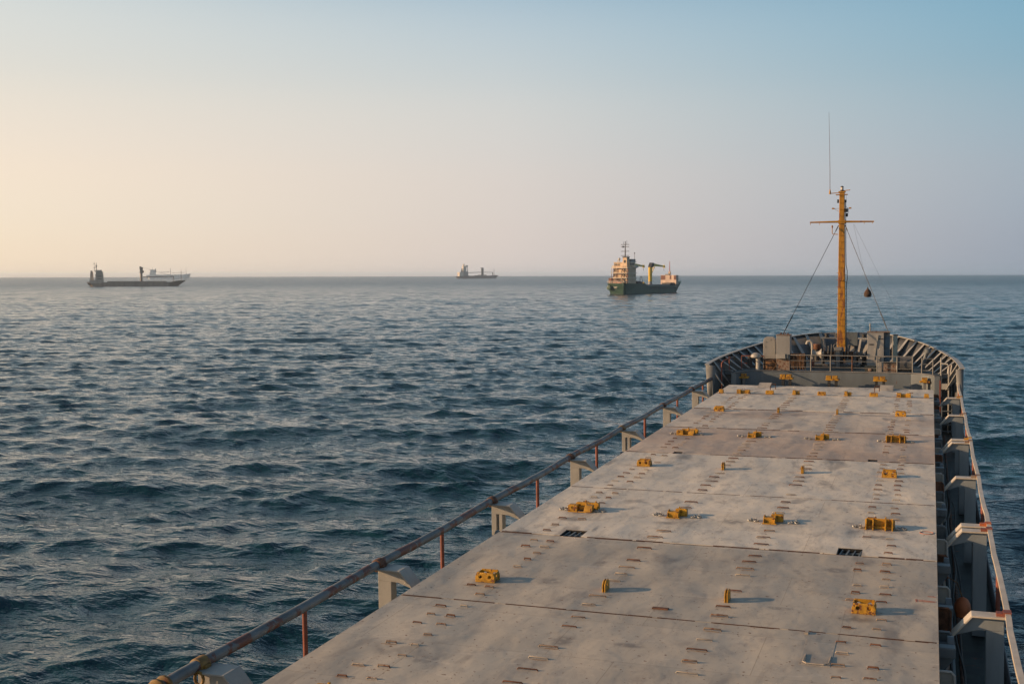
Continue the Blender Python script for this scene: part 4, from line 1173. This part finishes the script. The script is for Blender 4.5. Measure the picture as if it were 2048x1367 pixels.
# starboard alleyway float and fo'c'sle side ropes
t = thing('float', 'orange float hanging in the dark starboard passage', 'float', (4.86, 5.4, -1.35))
part('body', MB().lathe([(.03, -.22), (.12, -.17), (.16, -.03), (.15, .09), (.10, .18), (.03, .22)], (0, 0, 0), 'z', 14), 'orange', t, smooth=True)
part('lanyard', MB().tube([(0, 0, .2), (-.1, 0, .5), (-.3, 0, .62)], .012, 5), 'rope', t)
t = thing('rope_hank', 'pale rope ends hung on the starboard bulwark stays beside the ladder', 'ropes', (5.02, 37.0, .0))
for k in range(3): part('rope_loop', MB().tube([(k * .06, 0, .75), (k * .06 - .05, -.05, .4), (k * .06 + .02, 0, .15 - .05 * k)], .025, 6), 'white' if k != 1 else 'rope', t, smooth=True)


# ------------------------------------------------------------------ ships at anchor
def loft(stations, nz=1):
    """stations: (s, half-breadth at deck, half-breadth at water, deck z). s is the place at deck, s2 at water"""
    mb = MB(); rings = []
    for s, s2, bd, bw, zd in stations:
        rings.append([(s, bd, zd), (s2, bw, 0.3), (s2, bw * .9, -2.2), (s2, -bw * .9, -2.2), (s2, -bw, 0.3), (s, -bd, zd)])
    n = len(rings)
    mb.add([p for r in rings for p in r], [(i * 6 + k, (i + 1) * 6 + k, (i + 1) * 6 + (k + 1) % 6, i * 6 + (k + 1) % 6) for i in range(n - 1) for k in range(6)] + [tuple(range(6)), tuple(range(6 * n - 6, 6 * n))])
    return mb


for nm, c, rg in (('s_green', (0.022, 0.070, 0.048), .5), ('s_cream', (0.54, 0.39, 0.25), .5), ('s_white', (0.62, 0.56, 0.48), .5), ('s_dark', (0.035, 0.035, 0.04), .6),
                  ('s_yellow', (0.62, 0.42, 0.04), .5), ('s_grey', (0.2, 0.2, 0.2), .5), ('s_brown', (0.16, 0.07, 0.05), .7), ('s_red', (0.35, 0.06, 0.04), .6), ('s_hull', (0.30, 0.24, 0.20), .6), ('s_umber', (0.20, 0.16, 0.135), .6), ('s_tan', (0.48, 0.41, 0.345), .6), ('s_jib', (0.72, 0.56, 0.15), .5), ('s_pink', (0.56, 0.43, 0.345), .6), ('s_pale', (0.88, 0.84, 0.78), .5),
                  ('s_redhull', (0.10, 0.06, 0.06), .5)):
    pbr(nm, c, rg, var=.18, vscale=.35, rust=.28 if nm in ('s_cream', 's_green', 's_white') else .15, rscale=.45, streak=True)


def ship_base(x, y, heading_deg):
    """local x runs forward; heading clockwise from +Y"""
    return Matrix.Translation(Vector((x, y, 0))) @ Matrix.Rotation(math.pi / 2 - R(heading_deg), 4, 'Z')


def place(px_az_deg, dist):
    return CAMP.x + dist * math.sin(R(px_az_deg)), CAMP.y + dist * math.cos(R(px_az_deg))


F = 2330.24


def az_of(px):
    return math.degrees(-yaw + math.atan((px - 1024) / F))


# --- green coaster
def green_ship():
    x, y = place(az_of(1233), 676)
    t = thing('cargo_ship', 'green hulled coaster with cream bridge house and yellow deck cranes, stern towards us', 'ship', base=ship_base(x, y, az_of(1233) + 30.3), group='ships at anchor')
    B = 6.2
    hull = loft([(0, 1.5, B * .88, B * .70, 6.2), (1.5, 3, B, B * .86, 6.1), (18, 18, B, B, 6.0), (24, 24, B, B, 5.9)])
    part('stern_hull', hull, 's_green', t)
    h2 = loft([(24, 24, B, B, 4.4), (60, 60, B, B, 4.4), (68, 66, B * .9, B * .75, 5.2), (76, 72, B * .5, B * .3, 6.4), (81, 74.5, .25, .1, 7.2)])
    part('hull', h2, 's_green', t)
    part('sheer_slope', MB().prism([(24.02, 4.4), (24.02, 5.9), (28, 4.42)], 'y', -B, -B + .4).prism([(24.02, 4.4), (24.02, 5.9), (28, 4.42)], 'y', B - .4, B), 's_green', t)
    st = MB()
    for k in range(14):
        xx = 30 + k * 2.5; st.box(xx, xx + 1.5, -B - .06, -B + .1, 2.6, 3.6)
    each('freeing_port', st, 's_dark', t)
    part('stern_rail', MB().tube([(.2, -B * .95, 7.2), (.2, B * .95, 7.2)], .22, 6).tube([(.2, -B * .95, 7.2), (6, -B, 7.2)], .2, 6).box(.1, .3, -5, 5, 6.2, 6.35), 's_white', t)
    ac = MB()
    for yy in np.linspace(-5.4, 5.4, 9): ac.beam((.2, yy, 6.2), (.2, yy, 7.2), .12, .12)
    each('stern_rail_post', ac, 's_cream', t)
    part('stern_gear', MB().box(1.5, 3.0, 3.6, 5.6, 6.2, 9.2).box(1.8, 2.6, -1, 2.4, 6.2, 8.0), 's_brown', t)
    part('stern_fender', MB().lathe([(.6, -.5), (1.35, -.4), (1.35, .4), (.6, .5)], (-.25, 4.2, 3.6), 'x', 16), 's_green', t)
    each('stern_mark', MB().box(-.14, -.04, -1.2, 1.2, 3.9, 4.15).box(-.14, -.04, -.8, .8, 3.3, 3.5), 's_white', t)
    part('red_gear', MB().box(.6, 1.4, -3.5, 0.5, 6.2, 7.0).box(.6, 1.3, 1, 2, 6.2, 7.1), 's_red', t)
    for k, (z0, z1, ex) in enumerate(((6.0, 9.0, 0), (9.3, 11.8, 0), (12.1, 14.9, 0))):
        o = part('house_deck', MB().box(5.5 + .3 * k, 15, -5.0, 5.0, z0, z1), 's_cream', t)
        part('deck_slab', MB().box(3.6 + .3 * k, 15.4, -5.5, 5.6, z1, z1 + .3), 's_white', o)
        bp_ = MB()
        for yb0, yb1 in ((-4.98, -4.2), (1.75, 2.15), (4.55, 4.98)): bp_.box(5.38 + .3 * k, 5.495 + .3 * k, yb0, yb1, z0 + .3, z1 - .1)
        each('brown_panel', bp_, 's_brown', o)
        w = MB()
        for yy in (-2.9, 2.5, 3.6): w.box(5.44 + .3 * k, 5.53 + .3 * k, yy, yy + .75, z0 + .7, z0 + 2.2)
        if k == 1: w.box(12.5, 13.2, -5.05, -4.97, z0 + 1.0, z0 + 1.8)
        each('window', w, 's_dark', o)
        sr = MB().beam((4.4 + .3 * k, -3.4, z0 + .2), (4.4 + .3 * k, -.4, z1 + .2), .9, .18)
        part('stair', sr, 's_brown', o)
        rl = MB().tube([(3.7 + .3 * k, -5.4, z1 + 1.2), (3.7 + .3 * k, 5.5, z1 + 1.2)], .07, 5)
        for yy in np.linspace(-5.3, 5.4, 9): rl.tube([(3.7 + .3 * k, yy, z1 + .3), (3.7 + .3 * k, yy, z1 + 1.2)], .05, 5)
        part('deck_rail', rl, 's_cream', o)
        pp = MB()
        for yy in (-5.1, -1.7, 1.8, 5.1): pp.beam((3.8 + .3 * k, yy, z0), (3.8 + .3 * k, yy, z1), .22, .22)
        each('deck_pillar', pp, 's_brown' if k == 1 else 's_cream', o)
    wh = part('wheelhouse', MB().prism([(7, -5.2), (7, 5.2), (13.5, 5.2), (15, 3.8), (15, -3.8), (13.5, -5.2)], 'z', 15.2, 18.2), 's_cream', t)
    part('bridge_wing', MB().box(10.5, 14, -7.2, -5.25, 15.2, 16.6).box(8.5, 14, 5.25, 7.2, 15.2, 16.5), 's_white', t)
    w = MB()
    for yy in (-4.2, -2.6, 1.4, 2.8, 4.0): w.box(6.93, 7.05, yy, yy + .8, 16.3, 17.5)
    for xx in (8, 9.6, 11.2): w.box(xx, xx + 1.1, -5.26, -5.16, 16.7, 17.7)
    each('window', w, 's_dark', wh)
    part('roof', MB().box(6.6, 15.2, -5.5, 5.5, 18.2, 18.5), 's_white', wh)
    fu = part('funnel', MB().frustum((5.2, 8.8, -4.6, -1.2, 15.2), (5.6, 8.6, -4.2, -1.6, 21.0)), 's_cream', t)
    part('funnel_top', MB().box(5.4, 8.8, -4.4, -1.4, 21.0, 21.6), 's_dark', fu); part('funnel_door', MB().box(5.2, 5.45, -3.4, -2.4, 18.0, 19.6), 's_dark', fu)
    part('upper_house', MB().box(9.5, 14.5, -5.0, -1.5, 18.5, 20.2), 's_grey', t)
    ms = MB().frustum((8.3, 8.9, -1.75, -1.15, 18.5), (8.45, 8.75, -1.6, -1.3, 30.5))
    m_ = part('mast', ms, 's_dark', t)
    for z, w_ in ((28.6, 2.7), (27.3, 2.6), (24.7, 2.7), (22.2, 2.6)):
        part('mast_yard', MB().beam((8.4, -1.45 - w_, z), (8.4, -1.45 + w_, z), .3, .3), 's_dark', m_)
    part('mast_lamp', MB().lathe([(.2, 26.8), (.5, 27.1), (.5, 27.6), (.2, 27.9)], (8.3, -.2, 0), 'z', 10).tube([(8.4, -.4, 28.6), (8.4, -.4, 30.4)], .1, 5).tube([(8.4, -2.6, 28.6), (8.4, -2.6, 31.0)], .1, 5), 's_dark', m_)
    part('antenna_mast', MB().tube([(14, -4.6, 18.5), (14, -4.6, 23.8)], .14, 6).lathe([(.3, 23.4), (.4, 23.7), (.2, 24.1)], (14, -4.6, 0), 'z', 8), 's_grey', t)
    part('satellite_dome', MB().lathe([(.3, 18.5), (.3, 19.5), (.7, 19.8), (.75, 20.4), (.4, 20.9), (.1, 21)], (8, 2.2, 0), 'z', 12).lathe([(.3, 18.5), (.35, 19.2), (.1, 19.5)], (8, 3.2, 0), 'z', 10), 's_white', t, smooth=True)
    part('davit', MB().tube([(20, -5, 6), (20, -5, 9.3), (20.5, -5, 9.9), (22.5, -5, 9.9)], .16, 6).tube([(21.5, -5.2, 9.9), (23, -5.2, 6)], .14, 6), 's_dark', t)
    part('poop_gear', MB().box(17.5, 22.5, -5.4, -2, 6, 7.0).box(16, 19, -5.7, -4.5, 6, 7.4), 's_dark', t)
    for sx, jl in ((17.5, 15.5), (41.5, 17.5)):
        c = part('crane', MB().lathe([(1.1, 7.0), (1.15, 7.2), (1.15, 15.3), (1.25, 15.6)], (sx, 0, 0), 'z', 16), 's_yellow', t, smooth=True)
        part('crane_base', MB().lathe([(1.3, 4.0), (1.2, 7.0)], (sx, 0, 0), 'z', 14), 's_grey', c)
        part('crane_head', MB().prism([(sx - 1.0, 15.6), (sx + 2.0, 15.6), (sx + 3.0, 18.2), (sx + 1.0, 18.4)], 'y', -1.1, 1.1), 's_dark', c)
        jb = MB().beam((sx + 1.8, 0, 17.2), (sx + jl, 0, 16.2), 1.6, 1.7, w1=.9, h1=.7)
        jb.beam((sx + jl - .2, 0, 16.9), (sx + jl + .3, 0, 15.4), 1.3, .8)
        jb.beam((sx + 1.2, -.5, 12.2), (sx + 5.0, -.5, 16.4), .35, .35).beam((sx + 1.2, .5, 12.2), (sx + 5.0, .5, 16.4), .35, .35)
        part('crane_jib', jb, 's_jib', c)
        part('hook_wire', MB().tube([(sx + jl, 0, 15.6), (sx + jl, 0, 13.4)], .1, 5), 's_dark', c)
    part('yellow_vent', MB().lathe([(.9, 4.4), (.9, 6.2), (.5, 6.8)], (30.5, -1.5, 0), 'z', 10), 's_yellow', t, smooth=True)
    part('hatch_coaming', MB().box(29, 62, -4.6, 4.6, 4.4, 5.2), 's_grey', t)
    part('windlass_gear', MB().box(58, 63, -5, -1, 4.4, 6.2).box(60, 63.5, -5.4, 2, 5.0, 6.0), 's_dark', t)
    bw = part('breakwater_house', MB().box(65, 68, -5.4, 5.4, 5.0, 10.8), 's_pink', t)
    pt = MB()
    for y0, y1, z0 in ((2.2, 5.3, 7.9), (-1.9, -.9, 8.2), (-5.3, -3.8, 8.0)): pt.box(64.9, 65.06, y0, y1, z0, 10.6)
    each('brown_panel', pt, 's_brown', bw)
    part('house_top_gear', MB().box(65, 66, -.3, 2.4, 10.8, 11.5).beam((66, -1.8, 11.8), (66, 1.2, 11.8), .12, .12), 's_grey', bw)
    fm_ = part('foremast', MB().tube([(67, .2, 10.8), (67, .2, 19.5)], [.35, .14], 8), 's_red', t)
    part('foremast_house', MB().box(66.5, 67.5, -.4, .8, 10.8, 13.0), 's_cream', fm_)
    part('bow_rail', MB().tube([(74, -3.2, 7.6), (80.5, 0, 8.2), (74, 3.2, 7.6)], .1, 5), 's_dark', t)


green_ship()


def dark_ship():   # silhouetted, broadside
    d = 1316; a = az_of(276.5); x, y = place(a, d)
    t = thing('cargo_ship', 'long dark bulk carrier in silhouette with one crane jib laid forward, at the far left', 'ship', base=ship_base(x, y, a + 90) @ Matrix.Diagonal((0.93, 1, 1, 1)), group='ships at anchor')
    k = d / F / math.cos(R(a) + yaw) if False else d / F   # metres per photo pixel at that range
    B = 8.5
    hull = loft([(-53.5, -50, B * .8, B * .6, 3.5), (-50, -47, B, B * .9, 3.5), (-38, -38, B, B, 3.6), (-37, -37, B, B, 4.4), (34, 34, B, B, 4.6), (38, 37, B * .85, B * .7, 4.6), (42, 40, B * .8, B * .5, 5.6), (48, 43, B * .5, B * .25, 6.2), (55.5, 46, .3, .1, 6.6)])
    part('hull', hull, 's_hull', t)
    part('hatch_coaming', MB().box(-32, 33, -6.5, 6.5, 4.5, 5.6), 's_hull', t)
    o = part('bridge_house', MB().box(-44.5, -36, -7, 7, 3.5, 13.2).box(-43, -35.6, -7.5, 7.5, 9.2, 9.6), 's_tan', t)
    part('wheelhouse', MB().box(-44, -36.5, -7.8, 7.8, 13.2, 15.8).box(-44.5, -37.5, -5, 5, 15.8, 17.6), 's_tan', o)
    w = MB()
    for z in (5.2, 7.6, 10.4): w.box(-42.5, -37.5, -7.06, -6.98, z, z + .9)
    each('window', w, 's_umber', o)
    part('funnel', MB().frustum((-50.5, -46.5, -3, 3, 3.5), (-50, -47, -2.4, 2.4, 15.4)).box(-49.6, -47.6, -2, 2, 15.4, 16.8).box(-50.6, -46.4, -3.4, 3.4, 8.2, 8.8), 's_tan', t)
    part('accommodation_base', MB().box(-51, -36, -7.6, 7.6, 3.5, 7.0), 's_tan', t)
    m = part('mast', MB().frustum((-43.6, -43.0, -.3, .3, 17.6), (-43.5, -43.1, -.2, .2, 25.5)).frustum((-45.8, -45.3, -.3, .3, 15.8), (-45.6, -45.4, -.15, .15, 26.2)), 's_umber', t)
    part('mast_yard', MB().box(-44.6, -42.4, -2, 2, 22.2, 22.6).box(-46.5, -43, -1.2, 1.2, 20.0, 20.4).box(-44.0, -42.7, -.8, .8, 20.6, 22.2).box(-46.6, -44.8, -.6, .6, 24.0, 24.4), 's_umber', m)
    part('stern_gear', MB().box(-53.2, -51.4, -5, 5, 3.5, 4.8).beam((-53.6, 0, 4.4), (-53.6, 0, 6.6), .25, .25), 's_umber', t)
    c = part('crane', MB().lathe([(1.7, 4.6), (1.35, 5.4), (1.35, 14.2), (1.6, 14.6)], (5.4, 0, 0), 'z', 14), 's_umber', t)
    part('crane_head', MB().prism([(4.0, 16.8), (3.6, 14.4), (8.0, 14.4), (8.4, 16.6), (7.2, 17.2), (7.4, 20.4), (6.0, 20.6), (5.2, 21.4), (3.4, 21.2)], 'y', -1.4, 1.4), 's_umber', c)
    part('crane_jib', MB().beam((7.0, 0, 10.0), (40.5, 0, 10.6), 1.6, .9, w1=1, h1=.7).beam((40.5, 0, 10.8), (41.6, 0, 9.6), .9, .6), 's_brown', c)
    part('luffing_wire', MB().tube([(7.6, 0, 20.4), (16, 0, 17.6), (40, 0, 11.0)], .10, 5), 's_tan', c)
    part('jib_rest', MB().box(40.6, 41.4, -.5, .5, 4.4, 10.2), 's_tan', t)
    f_ = part('foremast', MB().tube([(49.7, 0, 6), (49.7, 0, 18.5)], [.3, .14], 8), 's_umber', t)
    part('mast_yard', MB().beam((49.7, -1.4, 15.2), (49.7, 1.4, 15.2), .25, .25).box(49.3, 50.2, -.4, .4, 14.9, 15.5), 's_umber', f_)


dark_ship()


def mid_ship():
    d = 3870; a = az_of(957); x, y = place(a, d)
    t = thing('cargo_ship', 'distant dark hulled freighter with sunlit white stern house, right on the horizon', 'ship', base=ship_base(x, y, a + 62) @ Matrix.Diagonal((1.13, 1, 1, 1)), group='ships at anchor')
    B = 10
    part('hull', loft([(-69, -64, B * .7, B * .45, 7.5), (-63, -60, B, B * .85, 8), (-45, -45, B, B, 9.2), (45, 45, B, B, 9.8), (55, 52, B * .7, B * .5, 10.8), (62, 57, B * .3, B * .2, 11.2), (71, 60, .3, .1, 10.6)]), 's_redhull', t)
    o = part('stern_house', MB().box(-62, -50, -8.6, 8.6, 8, 21), 's_white', t)
    each('window', MB().box(-62.1, -61.95, -2, 1.5, 15, 17).box(-62.1, -61.95, 3, 6, 11, 13), 's_brown', o)
    part('bridge_house', MB().box(-49.5, -34, -9, 9, 8, 20).prism([(-49.5, 20), (-36, 20), (-36, 23), (-49.5, 26)], 'y', -8, 8), 's_grey', t)
    part('tower', MB().box(-48, -38, -5, 5, 24, 41).box(-46.8, -43, -3, 3, 41, 48).box(-38.5, -34, -4, 4, 38, 44), 's_white', t)
    part('funnel', MB().frustum((-54, -49.8, -2, 2, 21), (-51.6, -50, -1, 1, 34)), 's_dark', t)
    part('mast', MB().frustum((-33, -31.2, -.8, .8, 20), (-32.6, -31.6, -.5, .5, 44)), 's_dark', t)
    c = part('crane', MB().box(14, 20, -2.5, 2.5, 14, 34).frustum((16, 18, -1.5, 1.5, 9), (14, 20, -2.5, 2.5, 15)), 's_dark', t)
    part('crane_head', MB().box(12, 19.5, -3, 3, 34, 35.8), 's_dark', c)
    part('crane_jib', MB().beam((14, 0, 21), (-30, 0, 19.2), 2.4, 1.7), 's_dark', c)
    part('crane_jib', MB().beam((20, 0, 21), (52, 0, 20.6), 2.4, 1.3), 's_dark', c)
    part('jib_rest', MB().box(50.4, 52.4, -1, 1, 10, 20.5), 's_dark', t)
    part('deck_gear', MB().box(6, 12, -6, 6, 10, 12.5).box(22, 28, -6, 6, 10, 12.5).box(-6, 2, -7, 7, 9, 10.8), 's_dark', t)
    part('foremast', MB().tube([(56, 0, 10), (56, 0, 34)], [.8, .5], 6), 's_grey', t)


mid_ship()


def pale_ship():
    d = 4500; a = az_of(340.5); x, y = place(a, d)
    t = thing('cargo_ship', 'faint pale ship in the haze behind the dark carrier', 'ship', base=ship_base(x, y, a + 92) @ Matrix.Diagonal((0.76, 0.75, 0.95, 1)), group='ships at anchor')
    B = 14
    part('hull', loft([(-103, -97, B * .8, B * .5, 14), (-90, -88, B, B, 16), (70, 70, B, B, 17.5), (92, 86, B * .5, B * .3, 19.5), (106, 92, .4, .2, 20.5)]), 's_pale', t)
    part('bridge_house', MB().box(-86, -58, -12, 12, 15, 27).box(-84, -62, -11, 11, 27, 36), 's_pale', t)
    part('funnel', MB().frustum((-62, -56, -4, 4, 26), (-61, -58, -3, 3, 41)), 's_grey', t)
    part('mast', MB().tube([(-73, 0, 36), (-73, 0, 46)], [1.0, .6], 6), 's_grey', t)
    part('deck_crane', MB().tube([(10, 0, 17), (10, 0, 42)], [1.5, 1.0], 6).beam((-44, 0, 26), (4, 0, 27), 2, 1.4), 's_grey', t)
    part('foremast', MB().tube([(83, 0, 18), (83, 0, 43)], [1.2, .7], 6).beam((16, 0, 24), (76, 0, 25), 1.6, 1.2), 's_grey', t)


pale_ship()
